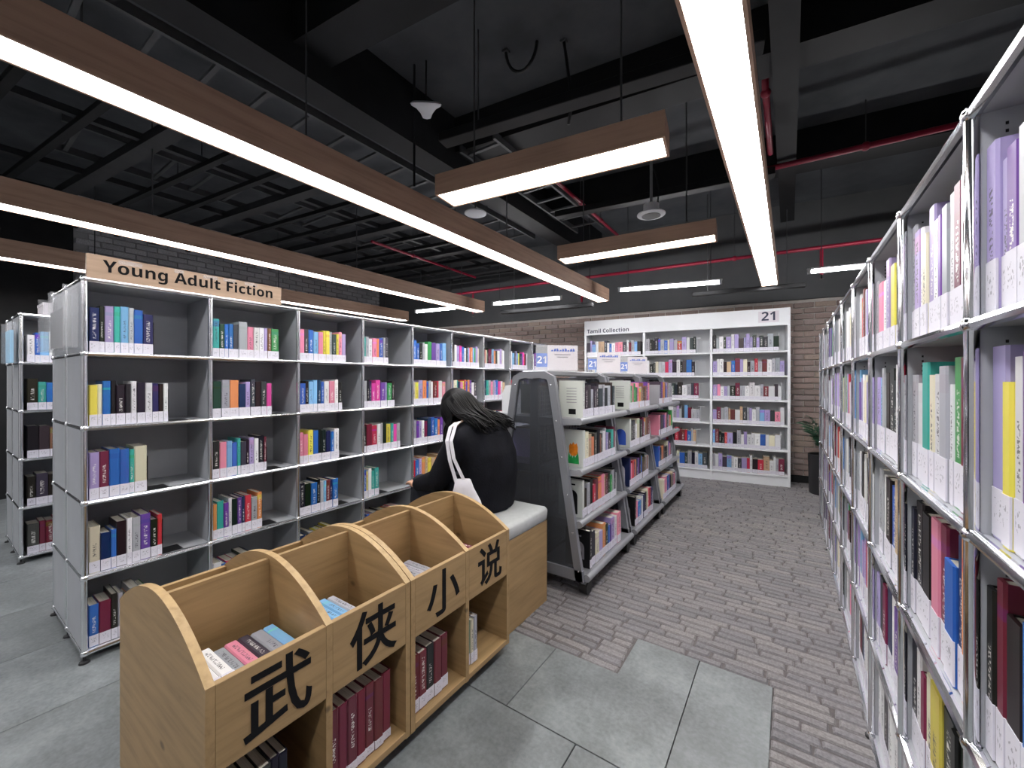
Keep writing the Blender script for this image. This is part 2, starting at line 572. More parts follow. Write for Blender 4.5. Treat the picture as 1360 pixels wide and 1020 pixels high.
BRK = [hexc('767375'), hexc('6d6b6f'), hexc('7d7a7b'), hexc('747276'), hexc('84807f'), hexc('68676b')]
def brick_shape(mb, w, h, t, r, col, M=None):
    """low brick with an irregular top outline"""
    j = lambda s: rnd.uniform(-s, s)
    lo = [(0, 0), (w * 0.35, 0), (w, 0), (w, h), (w * 0.55, h), (0, h)]
    lo = [(x + j(r), y + j(r)) for x, y in lo]
    cx, cy = w / 2, h / 2
    hi = [(cx + (x - cx) * (1 - 0.014 / w), cy + (y - cy) * (1 - 0.011 / h)) for x, y in lo]
    z = [t + j(t * 0.2) for _ in hi]
    b = mb.pts([(x, y, -0.004) for x, y in lo] + [(x, y, zz) for (x, y), zz in zip(hi, z)], M)
    for i in range(6):
        k = (i + 1) % 6
        mb.face([b + i, b + k, b + 6 + k, b + 6 + i], col)
    mb.face([b + 6 + i for i in range(6)], col)
brick_var = {}
def brick_mesh(w):
    key = (round(w, 2), rnd.randrange(6))
    if key not in brick_var:
        mb = MB()
        brick_shape(mb, key[0] - 0.007, 0.043, 0.0035, 0.0045, BRK[key[1]])
        brick_var[key] = mb.mesh('brick', 'carpet_brick')
    return brick_var[key]
cells = []
row = 0
y = CY1 - 0.05 * 48
COURSE = 0.05
while y < 6.9:
    x = -1.95 + rnd.uniform(-0.2, 0)
    while x < 0.62:
        w = rnd.choice((0.14, 0.16, 0.18, 0.2, 0.22))
        a, b = x, x + w
        yc_ = y + 0.02
        if yc_ < CY2 and a < CXE + 0.04 and b > CXE + 0.04: a = CXE
        if CY1 < yc_ < CY2 and a < CXN - 0.04 and b > CXN - 0.04: b = CXN
        if a < -1.95: a = -1.95
        if b - a > 0.05 and in_carpet(a, b, y + 0.001, y + COURSE):
            # skip what stands over: under the carts and the shelving no brick shows
            cells.append((a, y, round(b - a, 2)))
        x += w
    y += COURSE
def cdist(c):
    vis = 0 if (c[0] > -1.15 and c[0] < 0.22 and c[1] > 0.55) else 5
    return vis + math.hypot(c[0], c[1])
cells.sort(key=cdist)
for (x, y, w) in cells[:300]:
    put('brick', brick_mesh(w), floor, (x, y, 0))
mb = MB()
for (x, y, w) in cells[300:]:
    brick_shape(mb, w - 0.007, 0.043, 0.0035, 0.0045, rnd.choice(BRK), Matrix.Translation((x, y, 0)))
part('brick_relief', mb, 'carpet_brick', floor)['kind'] = 'stuff'

# far wall, brick below and dark paint above, skewed to the aisle
wall_far = struct('wall_far', TL + N * WALL_BACK, SK)
BT = 2.36
part('backing', MB().box(-5.6, 0.03, 0, 5.2, 0.12, BT), 'mortar', wall_far)
part('upper_wall', MB().box(-5.6, -0.02, BT, 5.2, 0.12, CEIL), 'wall_dark', wall_far)
WB = [hexc('a48e88'), hexc('b09a92'), hexc('9a8882'), hexc('b8a596'), hexc('94847f'), hexc('aa9a96')]
wb_var = []
for i in range(8):
    m_ = MB().bbox(0, 0.012 * rnd.random(), 0, 0.212, 0.04, 0.062, 0.004, col=WB[i % 6])
    wb_var.append(m_.mesh('brick', 'wall_brick'))
mb = MB(); n_single = 0
for r in range(31):
    z = 0.02 + r * 0.0745
    x = -5.6 + (0.11 if r % 2 else 0.0)
    while x < 5.0:
        vis = (2.45 < x < 3.35) or (-2.4 < x < 0.05 and z > 1.62)
        if vis and n_single < 300:
            put('brick', rnd.choice(wb_var), wall_far, (x, 0, z)); n_single += 1
        else:
            mb.bbox(x, 0.012 * rnd.random(), z, x + 0.212, 0.04, z + 0.062, 0.004, col=rnd.choice(WB))
        x += 0.224
part('brickwork', mb, 'wall_brick', wall_far)['kind'] = 'stuff'
part('baseboard', MB().box(-5.6, -0.012, 0, 5.2, 0.02, 0.09), 'steel_black', wall_far)

# wall_left: grey painted brick seen between the beam lights
wall_left = struct('wall_left', (-7.2, 0, 0))
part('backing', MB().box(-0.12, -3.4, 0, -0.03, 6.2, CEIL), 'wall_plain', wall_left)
GB = [hexc('bcbcc0'), hexc('c8c8cc'), hexc('b2b2b7'), hexc('d0d0d4')]
mb = MB()
for r in range(24):
    z = 1.8 + r * 0.075
    y = 1.1 + (0.11 if r % 2 else 0)
    while y < 5.6:
        mb.bbox(-0.03, y, z, 0.008 * rnd.random(), y + 0.212, z + 0.064, 0.004, col=rnd.choice(GB)); y += 0.224
part('brickwork', mb, 'grey_brick', wall_left)['kind'] = 'stuff'
part('dark_cladding', MB().box(-0.03, -3.4, 0, 0.0, 1.08, CEIL), 'steel_black', wall_left)
wall_right = struct('wall_right', (3.2, 0, 0))
part('plaster', MB().box(0, -3.4, 0, 0.12, 7.2, CEIL), 'wall_dark', wall_right)
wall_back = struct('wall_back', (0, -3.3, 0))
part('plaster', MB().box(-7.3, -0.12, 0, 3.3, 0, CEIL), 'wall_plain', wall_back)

ceiling = struct('ceiling', (0, 0, CEIL))
part('slab', MB().box(-7.4, -3.5, 0, 3.4, 7.4, 0.15), 'slab_dark', ceiling)
def cross(name, x0, x1, y, dz0, dz1, w, mat, parent=ceiling, ang=SK):
    L = x1 - x0
    return part(name, MB().box(0, -w / 2, dz0, L, w / 2, dz1), mat, parent, loc=(x0, y, 0), rot=(0, 0, ang))
for (x0, x1, y) in ((-2.5, 3.2, 1.35), (-2.5, 3.2, 2.75), (-2.5, 3.2, 4.35)):
    cross('beam', x0, x1, y, -0.30, 0, 0.24, 'steel_black')
part('beam', MB().box(-0.09, -3, -0.34, 0.05, 6.0, 0), 'steel_black', ceiling)
part('beam', MB().box(-2.62, -3, -0.45, -2.40, 6.0, 0), 'steel_black', ceiling)
for i in range(17):           # dark metal channels under the slab over the long shelving
    yy = -0.4 + i * 0.36
    cross('channel', -6.9, -3.35, yy, -0.50, -0.46 + (0.03 if i % 3 == 0 else 0), 0.05 if i % 3 else 0.11, 'steel_black' if i % 3 else 'channel_dark')
for xx in (-6.4, -5.2, -4.1):
    part('channel', MB().box(xx, -2, -0.46, xx + 0.05, 5.6, -0.41), 'channel_dark', ceiling)

# ------------------------------------------------------------------ modular tube shelving
ROW = 0.35
COLW = 0.5
def modular_shelf(name, label, loc, rotz, ncol, depth, z0, front_mat, side_mat, double, metal='chrome_satin', rt=0.0115):
    root = thing(name, label, 'bookshelf', loc, rotz)
    W = ncol * COLW; H = 5 * ROW
    rows = [0.0, depth, 2 * depth] if double else [0.0, depth]
    mpost = MB().tube((0, 0, z0 - rt), (0, 0, z0 + H + rt), rt, 10).mesh('post', metal, 40)
    mrail = MB().tube((rt, 0, 0), (COLW - rt, 0, 0), rt, 8).mesh('rail', metal, 40)
    mrun = MB().tube((0, rt, 0), (0, depth - rt, 0), rt, 8).mesh('rail', metal, 40)
    mball = MB().ball((0, 0, 0), rt * 1.45, 10, 7).mesh('connector', metal, True)
    mfoot = MB().lathe([(0.006, z0 - rt), (0.006, 0.012), (0.019, 0.008), (0.021, 0.0), (0.001, 0.0)][::-1], 10).mesh('foot', 'black_plastic', 40)
    mshelf = MB().box(rt * .4, rt * 0.6, -0.006, COLW - rt * .4, depth - 0.012, 0.006).mesh('shelf_panel', front_mat)
    mback = MB().box(rt * .4, -0.005, rt * .4, COLW - rt * .4, 0.005, ROW - rt * .4).mesh('back_panel', front_mat)
    mside = MB().box(-0.005, rt * 0.6, rt * .4, 0.005, depth - 0.008, ROW - rt * .4).mesh('divider_panel', front_mat)
    mend = MB().box(-0.006, rt * 0.6, rt * .4, 0.006, depth - 0.008, ROW - rt * .4).mesh('end_panel', side_mat)
    for j, yy in enumerate(rows):
        for i in range(ncol + 1):
            put('post', mpost, root, (i * COLW, yy, 0))
            if i in (0, ncol) or i % 2 == 0:
                put('foot', mfoot, root, (i * COLW, yy, 0))
            if j == 0 or i in (0, ncol):
                for k in range(6):
                    put('connector', mball, root, (i * COLW, yy, z0 + k * ROW))
        for i in range(ncol):
            for k in ((0, 1, 2, 3, 4, 5) if j == 0 else (0, 5)):
                put('rail', mrail, root, (i * COLW, yy, z0 + k * ROW))
    for j in range(len(rows) - 1):
        for i in (0, ncol):
            for k in range(6):
                put('rail', mrun, root, (i * COLW, rows[j], z0 + k * ROW))
        for i in range(ncol):
            for k in range(6):
                if j == 0 or k in (0, 5):
                    put('shelf_panel', mshelf, root, (i * COLW, rows[j], z0 + k * ROW))
            for k in range(5):
                if j == 0:
                    put('back_panel', mback, root, (i * COLW, depth - 0.012, z0 + k * ROW))
        for i in range(ncol + 1):
            for k in range(5):
                end = i in (0, ncol)
                if not end and j == 1: continue
                put('end_panel' if end else 'divider_panel', mend if end else mside, root, (i * COLW, rows[j], z0 + k * ROW))
    return root

LZ, RZ = 0.044, 0.0125
SH_L = modular_shelf('modular_bookshelf', 'long grey and chrome bookshelf carrying the Young Adult Fiction sign', (-2.718, 0.443, 0), math.pi / 2, 9, 0.35, LZ, 'panel_grey', 'panel_grey', True)
SH_R = modular_shelf('modular_bookshelf', 'chrome tube bookshelf packed with pale textbooks along the brick carpet aisle', (0.2515, 4.99, 0), -math.pi / 2, 10, 0.36, RZ, 'panel_grey', 'panel_grey', False, 'chrome', 0.0105)
SH_F = modular_shelf('modular_bookshelf', 'chrome and grey bookshelf standing in the dim next aisle beyond the sign shelf', (-4.57, 0.426, 0), math.pi / 2, 8, 0.35, LZ, 'panel_grey', 'panel_grey', True)
# punched slot strips on the dividers of the pale textbook shelf
mslot = MB()
for k in range(24):
    mslot.box(0.0051, 0.035, 0.03 + k * 0.0125, 0.0057, 0.0385, 0.035 + k * 0.0125)
mslot = mslot.mesh('slot_strip', 'steel_black')
for i in range(4, 10):
    for k in range(5):
        so = put('slot_strip', mslot, SH_R, (i * COLW, 0, RZ + k * ROW)); so['kind'] = 'stuff'

# ------------------------------------------------------------------ books
PAL = {'k': ('black', '141416'), 'K': ('charcoal', '3c3d42'), 'n': ('navy', '1d2a55'), 'b': ('blue', '2f66b8'), 'c': ('sky blue', '7fb2de'), 't': ('teal', '3fa79c'),
       'g': ('green', '3f9a52'), 'G': ('dark green', '23442f'), 'y': ('yellow', 'dfd052'), 'o': ('orange', 'd98a55'), 'r': ('red', 'c02f45'), 'm': ('maroon', '6e2438'),
       'p': ('pink', 'e58aa4'), 'P': ('magenta', 'd8479c'), 'v': ('purple', '6a3f9a'), 'l': ('lavender', 'a99acb'), 'w': ('white', 'e2e2e4'), 'W': ('cream', 'dcd6bd'),
       's': ('silver grey', 'a7a9b0'), 'e': ('beige', 'c9ad8c'), 'h': ('brown', '7a5641')}
PALC = {k: hexc(v[1]) for k, v in PAL.items()}
RANDOM_LEFT = 'kkKnbbcctgyorrmpPvllwwwsseW'
RANDOM_PALE = 'wwwwwwssllWWcpkkbmvgr'
RANDOM_TAMIL = 'llwwwwssscmKkrlWkkepbKsw'
RANDOM_CART = 'kkKwsWesomnlbrpgvhhK'

def book_geo(mb, t, h, d, col, seed, label_h, M=None, only=None, pages=True):
    """thickness t along x, spine at y=0 (faces -y), depth d to +y, height h along z"""
    c4 = (*col, seed)
    b = min(0.0022, t * 0.12)
    r = min(0.004, t * 0.2)
    if only in (None, 'cover'):
        mb.cur = 0
        o = [(0, d), (0, r), (r, 0), (t - r, 0), (t, r), (t, d), (t - b, d), (t - b, r + b), (b, r + b), (b, d)]
        n = len(o)
        base = mb.pts([(x, y, 0) for x, y in o] + [(x, y, h) for x, y in o], M)
        for i in range(n):
            k = (i + 1) % n
            uv = None
            if i in (1, 2, 3):
                u0 = o[i][0] / t; u1 = o[k][0] / t
                uv = [(u0, 0), (u1, 0), (u1, 1), (u0, 1)]
            mb.face([base + i, base + k, base + n + k, base + n + i], c4, uv)
        for lev in (0, 1):
            q = base + lev * n
            for f in ((0, 1, 8, 9), (1, 2, 3, 4, 7, 8), (4, 5, 6, 7)):
                f = [q + i for i in f]
                mb.face(f if lev else f[::-1], c4)
    if only in (None, 'pages') and pages:
        mb.cur = 1
        mb.box(b, r + b, 0.003, t - b, d - 0.003, h - 0.003, M, c4)
    if only in (None, 'label') and label_h:
        mb.cur = 2
        z0, z1 = 0.003, label_h
        base = mb.pts([(0.0006, -0.0007, z0), (t - 0.0006, -0.0007, z0), (t - 0.0006, -0.0007, z1), (0.0006, -0.0007, z1),
                       (0.0006, r * .6, z0), (t - 0.0006, r * .6, z0), (t - 0.0006, r * .6, z1), (0.0006, r * .6, z1)], M)
        mb.face([base, base + 1, base + 2, base + 3], c4, [(0, 0), (1, 0), (1, 1), (0, 1)])
        for f in ((0, 4, 5, 1), (3, 2, 6, 7), (0, 3, 7, 4), (1, 5, 6, 2)):
            mb.face([base + i for i in f], c4)
    mb.cur = 0

STUFF = MB()      # every book too small or too many to be a thing of its own
N_BOOKS = [0]
def add_book(M, t, h, d, code, label_h, single=None, group=None, col=None):
    """M: book frame -> world. single: label text when the book is a thing of its own"""
    seed = rnd.random()
    c = col or PALC[code]
    f = rnd.uniform(0.82, 1.18)
    c = tuple(min(0.85, max(0.004, x * f + rnd.uniform(-0.012, 0.012))) for x in c)
    if single is None:
        book_geo(STUFF, t, h, d, c, seed, label_h, M)
        return None
    root = put('book', None, None, M.to_translation(), M.to_euler())
    tag(root, single, 'book', group)
    for nm, pn, mt in (('cover', 'cover', 'book_cover'), ('pages', 'page_block', 'pages'), ('label', 'spine_label', 'label_paper')):
        if nm == 'label' and not label_h: continue
        m_ = MB(); book_geo(m_, t, h, d, c, seed, label_h, None, nm)
        put(pn, m_.mesh(pn, mt), root)
    N_BOOKS[0] += 1
    return root

def frame(root):
    return Matrix.Translation(root.location) @ root.rotation_euler.to_matrix().to_4x4()

def bookend(M, x, y, z, label, group, h=0.13, mat='black_metal'):
    o = part('bookend', MB().box(0, 0.02, 0, 0.0018, 0.13, h).box(0.0018, 0.02, 0, 0.09, 0.12, 0.0016), mat, None)
    o.matrix_world = M @ Matrix.Translation((x, y, z))
    o.location = (M @ Matrix.Translation((x, y, z))).to_translation()
    o.rotation_euler = M.to_euler()
    tag(o, label, 'bookend', group)
    return o

def fill_row(M, x0, z, width, codes, hr, yoff, dr, label_h, namer=None, group=None, lean_last=0.0, gap=0.0006, tvar=0.45, from_end=False, hmax=0.33):
    """books from x0 rightwards; thicknesses scaled to fill width"""
    ws = [rnd.uniform(1 - tvar, 1 + tvar) for _ in codes]
    s = (width - gap * len(codes)) / sum(ws)
    x = x0
    for i, (w, c) in enumerate(zip(ws, codes)):
        t = w * s
        h = min(hmax, rnd.uniform(*hr)); d = min(0.30, h * rnd.uniform(0.62, 0.70)) if dr is None else dr
        B = M @ Matrix.Translation((x, yoff + rnd.uniform(-0.004, 0.004), z))
        if lean_last:
            B = B @ Matrix.Rotation(lean_last, 4, 'Y')
        add_book(B, t, h, d, c, label_h, namer(i + 1, PAL[c][0], t) if namer else None, group)
        x += t + gap
    return x

SZ = lambda t: 'slim ' if t < 0.022 else 'thick ' if t > 0.04 else ''
FL = frame(SH_L)
ROWN = ['top', 'second', 'third', 'fourth', 'lowest']
LEFT = {
 (0, 0): ('nkltcsbn', .50), (0, 1): ('yWbkkkwkwnkw', .63), (0, 2): ('lmbbtW', .45), (0, 3): ('WnbkwsvkR', .58), (0, 4): ('bmksosg', .45),
 (1, 0): ('tGbbKspwwlhg', .78), (1, 1): ('GsonlKkKP', .68), (1, 2): ('kpcbtKklwkm', .62), (1, 3): ('otvwkvnrso', .56), (1, 4): ('wbrskn', .45),
 (2, 0): ('pKbcpyysKypl', .74), (2, 1): ('bkccnbwpwk', .67), (2, 2): ('ppybkknbw', .62), (2, 3): ('kkbkscmnb', .60), (2, 4): ('nbsyyky', .50),
 (3, 0): ('tswpobsK', .50), (3, 1): ('sknPPvlgk', .64), (3, 2): ('kmrwskytPs', .76), (3, 3): ('bywtt', .30), (3, 4): ('nbpskkrymrps', .78),
 (4, 0): ('bbkswgvlbc', .90), (4, 1): ('Wylobswmrwp', .88), (4, 2): ('svlwmnbbov', .80), (4, 3): ('rbloeyeoeo', .80), (4, 4): ('skwse', .45)}
for ci in range(9):
    for ri in range(5):
        z = LZ + (4 - ri) * ROW + 0.007
        if (ci, ri) in LEFT:
            codes, frac = LEFT[(ci, ri)]
            codes = codes.replace('R', 'r')
        else:
            codes = ''.join(rnd.choice(RANDOM_LEFT) for _ in range(rnd.randint(11, 14)))
            frac = rnd.uniform(.8, .92)
        single = ci < 4
        nm = (lambda i, c, t, ci=ci, ri=ri: f"{SZ(t)}{c} book, {ORD[i]} in row, {ROWN[ri]} shelf, {ORD[ci + 1]} bay from sign end") if single else None
        hr = {(0, 0): (.205, .235), (0, 2): (.215, .24), (0, 3): (.18, .235), (0, 4): (.19, .23)}.get((ci, ri), (.195, .225))
        xe = fill_row(FL, ci * COLW + 0.018, z, (COLW - 0.03) * frac, codes, hr, 0.016, None, 0.055, nm, 'labelled books on the young adult shelf', math.radians(0.0))
        if ci < 5 and frac < .86:
            bookend(FL, xe + 0.001, 0.0, z, f"black metal bookend closing the {ROWN[ri]} shelf row, {ORD[ci + 1]} bay from sign end", 'bookends on the young adult shelf', rnd.uniform(.13, .2))

FR = frame(SH_R)
# bays of the pale shelf counted from the end beside the potted palm; books listed from the far side
RIGHT = {
 (8, 0): ('llvslpwwWwlws', .97), (8, 1): ('lywvysWwwlwws', .97), (8, 2): ('kmkbllwWewspw', .97), (8, 3): ('wkskwmwsW', .9), (8, 4): ('wswbwkws', .9),
 (7, 0): ('slwWlwvswmwb', .95), (7, 1): ('swrtWwswgmww', .97), (7, 2): ('kkkkpmbnos', .97), (7, 3): ('kwmWykkkw', .92), (7, 4): ('wwswlkws', .9),
 (6, 0): ('spwlykws', .9), (6, 1): ('lcskkkws', .92), (6, 2): ('wswkbeWw', .9), (6, 3): ('lkmnwvsw', .9), (6, 4): ('wwkswwlw', .9)}
for ci in range(1, 10):
    for ri in range(5):
        z = RZ + (4 - ri) * ROW + 0.007
        if (ci, ri) in RIGHT: codes, frac = RIGHT[(ci, ri)]
        else:
            codes = ''.join(rnd.choice(RANDOM_PALE) for _ in range(rnd.randint(10, 14))); frac = rnd.uniform(.75, .95)
        single = ci in (7, 8)
        nm = (lambda i, c, t, ci=ci, ri=ri: f"{SZ(t)}{c} textbook, {ORD[i]} in row, {ROWN[ri]} shelf, {ORD[ci + 1]} bay from potted palm") if single else None
        fill_row(FR, ci * COLW + 0.008, z, (COLW - 0.018) * frac, codes, (.235, .305), 0.016, 0.21, rnd.choice((.07, .08, .09)), nm, 'textbooks on the chrome shelf by the carpet')

FF = frame(SH_F)
FARB = ['wbcwrWs', 'ktbkww', 'kKhprmk', 'kKkwmr', 'KmmrrKk']
for ci in range(3):
    for ri in range(5):
        z = LZ + (4 - ri) * ROW + 0.007
        codes = FARB[ri] if ci == 0 else ''.join(rnd.choice(RANDOM_LEFT) for _ in range(9))
        fill_row(FF, ci * COLW + 0.03, z, 0.30, codes, (.2, .235), 0.016, None, 0.055)

# ------------------------------------------------------------------ white far shelving
TW, TH, TD = 2.61, 2.215, 0.30
tam = thing('white_bookcase', 'tall white three-bay bookcase with Tamil Collection header against brick wall', 'bookshelf', TL, SK)
for i in range(4):
    x = i * (TW - 0.03) / 3
    part('upright', MB().bbox(x, 0, 0, x + 0.03, TD, TH - 0.21 if 0 < i < 3 else TH, 0.002), 'white_paint', tam)
part('header', MB().bbox(0.03, -0.004, TH - 0.215, TW - 0.03, 0.02, TH, 0.002), 'white_paint', tam)
part('top_panel', MB().box(0.03, 0.02, TH - 0.02, TW - 0.03, TD, TH), 'white_paint', tam)
part('back_panel', MB().box(0.03, TD - 0.012, 0, TW - 0.03, TD, TH - 0.02), 'white_paint', tam)
part('plinth', MB().box(0.03, 0.012, 0, TW - 0.03, 0.03, 0.125), 'white_paint', tam)
BW = (TW - 0.03) / 3
TZ = [0.14 + 0.31 * i for i in range(6)]
for i in range(3):
    for z in TZ:
        part('shelf_board', MB().bbox(i * BW + 0.03, 0.0, z - 0.022, (i + 1) * BW, TD - 0.012, z, 0.002), 'white_paint', tam)
tx = put('lettering', fit(text_mesh(bold('Tamil Collection'), 0.08, 'navy_ink'), 0.62), tam, (0.045, -0.006, TH - 0.185), FRONT)
ns = part('number_plate', MB().bbox(TW - 0.34, -0.008, TH - 0.17, TW - 0.12, -0.004, TH - 0.03, 0.001), 'card_paper', tam)
put('lettering', fit(text_mesh(bold('21'), 0.12, 'navy_ink'), 0.145), ns, (TW - 0.305, -0.010, TH - 0.148), FRONT)
FT = frame(tam)
TFR = [[.97, .97, .9, .9, .9, .9], [.80, .78, .84, .86, .80, .97], [.90, .97, .93, .97, .92, .97]]
for bi in range(3):
    for k in range(6):
        fr_ = TFR[bi][k]
        n = int(19 * fr_)
        xe = fill_row(FT, bi * BW + 0.034, TZ[5 - k] + 0.001, (BW - 0.04) * fr_, ''.join(rnd.choice(RANDOM_TAMIL) for _ in range(n)), (.165, .225), 0.012, 0.15, 0.045)
        if fr_ < .95:
            o = part('bookend', (MB().box(0, 0.03, 0, 0.003, 0.16, 0.2).box(-0.03, 0.03, 0.2, 0.05, 0.16, 0.204) if fr_ < 0.87 else MB().box(0, 0.03, 0, 0.003, 0.16, 0.22)), 'white_paint', None)
            o.location = FT @ Vector((xe + 0.004, 0, TZ[5 - k] + 0.001)); o.rotation_euler = (0, 0, SK)
            tag(o, f"white metal bookend, shelf {ORD[k + 1]} from header, {ORD[bi + 1]} bay from lettering side", 'bookend', 'white bookends in the white bookcase')

# ------------------------------------------------------------------ book carts
CW, CHW, CH = 0.88, 0.33, 1.38
CZ = [1.08, 0.765, 0.45, 0.135]
CARTY = [2.26, 3.17, 4.08]
def make_cart(i):
    nm = ['book cart nearest the grey bench', 'middle book cart of the row', 'book cart standing beside the white bookcase'][i]
    lab = ['grey metal book cart standing at the end of the grey cushioned bench', 'grey metal book cart in the middle of the row of three', 'grey metal book cart at the white bookcase end of the row'][i]
    r = thing('book_cart', lab, 'book cart', (-1.38, CARTY[i], 0), math.pi / 2, 'rolling book carts')
    # local: x along aisle, y towards -X ; front (aisle side) is y negative
    for xe in (0.0, CW - 0.03):
        out = [(-0.355, 0.115), (-0.315, 0.115), (-0.115, 1.29), (0.115, 1.29), (0.315, 0.115), (0.355, 0.115), (0.165, 1.30), (0.155, 1.335), (0.10, 1.365), (0.0, 1.38), (-0.10, 1.365), (-0.155, 1.335), (-0.165, 1.30)]
        for s in (-1, 1):
            part('end_post', MB().prism([(s * 0.355, 0.10), (s * 0.305, 0.10), (s * 0.115, 1.30), (s * 0.165, 1.30)][::s], xe, xe + 0.03, 'x'), 'cart_grey', r)
        arch = [(-0.165, 1.30), (-0.115, 1.30), (-0.105, 1.325), (-0.06, 1.335), (0.06, 1.335), (0.105, 1.325), (0.115, 1.30), (0.165, 1.30), (0.155, 1.345), (0.09, 1.375), (-0.09, 1.375), (-0.155, 1.345)]
        part('end_arch', MB().prism(arch[::-1], xe, xe + 0.03, 'x'), 'cart_grey', r)
        part('end_rail', MB().box(xe, -0.35, 0.10, xe + 0.03, 0.35, 0.165), 'cart_grey', r)
        part('end_panel', MB().prism([(-0.31, 0.16), (0.31, 0.16), (0.118, 1.30), (0.10, 1.33), (-0.10, 1.33), (-0.118, 1.30)], xe + 0.013, xe + 0.017, 'x'), 'smoky_plastic', r)
        part('centre_strip', MB().box(xe + 0.018, -0.03, 0.16, xe + 0.024, 0.03, 1.33), 'cart_grey', r)
        if xe == 0.0:
            mr = MB().ball((0, 0, 0), 0.006, 8, 5, (0.5, 1, 1)).mesh('rivet', 'chrome', True)
            for s in (-1, 1):
                for q in range(6):
                    tt = q / 5
                    put('rivet', mr, r, (-0.001, s * (0.325 - 0.19 * tt), 0.16 + 1.13 * tt))
    part('top_rail', MB().bbox(0.03, -0.10, CH - 0.03, CW - 0.03, 0.10, CH + 0.003, 0.005), 'cart_metal', r)
    for s in (-1, 1):
        for k, z in enumerate(CZ):
            inner = 0.02
            lip = 0.318 if k < 3 else 0.37
            y0, y1 = sorted((s * inner, s * lip))
            sh = part('shelf', MB().box(0.032, y0, z - 0.012, CW - 0.032, y1, z), 'cart_metal', r)
            part('shelf_lip', MB().path([(0.02, s * lip, z - 0.014), (CW - 0.02, s * lip, z - 0.014)], 0.022, 12), 'cart_metal', sh, 40)
            part('shelf_bracket', MB().prism([(s * inner, z - 0.05), (s * lip, z - 0.036), (s * lip, z), (s * inner, z)][::s], 0.03, 0.034, 'x'), 'cart_metal', sh)
    # perforated spine panel: thin bars crossing
    g = MB()
    for q in range(1, 30):
        g.box(0.03 + q * (CW - 0.06) / 30 - 0.003, -0.003, 0.15, 0.03 + q * (CW - 0.06) / 30 + 0.003, 0.003, 1.33)
    for q in range(40):
        g.box(0.03, -0.003, 0.17 + q * 0.0297, CW - 0.03, 0.003, 0.177 + q * 0.0297)
    part('wire_mesh_panel', g, 'cart_metal', r)['kind'] = 'stuff'
    for xx in (0.07, CW - 0.07):
        for s in (-1, 1):
            c = part('caster', MB().tube((xx, s * 0.335, 0.115), (xx, s * 0.335, 0.075), 0.012, 8).prism([(s * 0.335 - 0.016, 0.03), (s * 0.335 + 0.016, 0.03), (s * 0.335 + 0.016, 0.085), (s * 0.335 - 0.016, 0.085)], xx - 0.02, xx + 0.012, 'x'), 'cart_metal', r)
            part('wheel', MB().tube((xx + 0.01, s * 0.335 - 0.026, 0.04), (xx + 0.01, s * 0.335 + 0.026, 0.04), 0.04, 16), 'black_plastic', c, 40)
    return r
carts = [make_cart(i) for i in range(3)]
CART_ROWS = {  # books on the aisle side of the first cart
 0: 'kKsKkKsKskK', 1: 'WeoKkhKwslKtm', 2: 'kskrmopemkgsk', 3: 'kWlokbvlwp'}
def cart_cover(M, x, z, yf, kind, lab):
    """first book of a row, its front cover turned to the end of the cart"""
    d, h, t = (0.17, 0.235, 0.03)
    dark = kind in ('black', 'navy')
    col = PALC['k'] if kind == 'black' else PALC['n'] if kind == 'navy' else hexc('cfd3cc')
    B = M @ Matrix.Translation((x, yf, z))
    root = put('book', None, None, B.to_translation(), B.to_euler())
    tag(root, lab, 'book', 'cover-out books heading the cart rows')
    seed = rnd.random()
    for nm, pn, mt in (('cover', 'cover', 'book_cover'), ('pages', 'page_block', 'pages'), ('label', 'spine_label', 'label_paper')):
        m_ = MB(); book_geo(m_, t, h, d, col, seed, 0.055, None, nm); put(pn, m_.mesh(pn, mt), root)
    def art(name, y0, y1, z0, z1, mat, arch=False):
        if arch:
            yc, w = (y0 + y1) / 2, (y1 - y0) / 2
            o = [(y0, z0), (y1, z0)] + [(yc + w * math.cos(a), z1 - w + w * math.sin(a)) for a in [math.pi * q / 10 for q in range(11)]]
            part(name, MB().prism(o, -0.0009, 0.0, 'x'), mat, root)
        else:
            part(name, MB().box(-0.0009, y0, z0, 0.0, y1, z1), mat, root)
    if kind == 'tulip':
        part('cover_picture', MB().prism([(0.03, 0.02), (0.108, 0.02), (0.106, 0.06), (0.1, 0.095), (0.092, 0.06), (0.084, 0.075), (0.074, 0.055), (0.066, 0.082), (0.056, 0.058), (0.046, 0.078), (0.038, 0.098), (0.032, 0.06)], -0.0008, 0.0, 'x'), 'leaf_green', root)
        part('cover_picture', MB().prism([(0.04, 0.085), (0.055, 0.07), (0.08, 0.07), (0.098, 0.088), (0.1, 0.13), (0.09, 0.15), (0.082, 0.14), (0.07, 0.158), (0.058, 0.142), (0.046, 0.152), (0.038, 0.125)][::-1], -0.0009, 0.0, 'x'), 'tulip_orange', root)
    elif kind == 'print':
        for q in range(6): art('printed_line', 0.045, 0.115, 0.185 - q * 0.018, 0.189 - q * 0.018, 'grey_ink')
        art('bar_code', 0.05, 0.1, 0.02, 0.055, 'black_ink')
    elif kind == 'arch_blue': art('cover_picture', 0.035, 0.125, 0.02, 0.15, 'blue_ink', True)
    elif kind == 'arch_black': art('cover_picture', 0.035, 0.11, 0.02, 0.17, 'black_ink', True); art('printed_line', 0.05, 0.08, 0.2, 0.21, 'black_ink')
    elif kind == 'black':
        art('cover_picture', 0.04, 0.12, 0.05, 0.16, 'grey_ink', True); art('cover_picture', 0.055, 0.105, 0.0, 0.11, 'black_ink', True); art('printed_line', 0.06, 0.11, 0.19, 0.2, 'grey_ink')
    elif kind == 'navy': art('cover_picture', 0.04, 0.12, 0.03, 0.17, 'card_paper', True)
    N_BOOKS[0] += 1
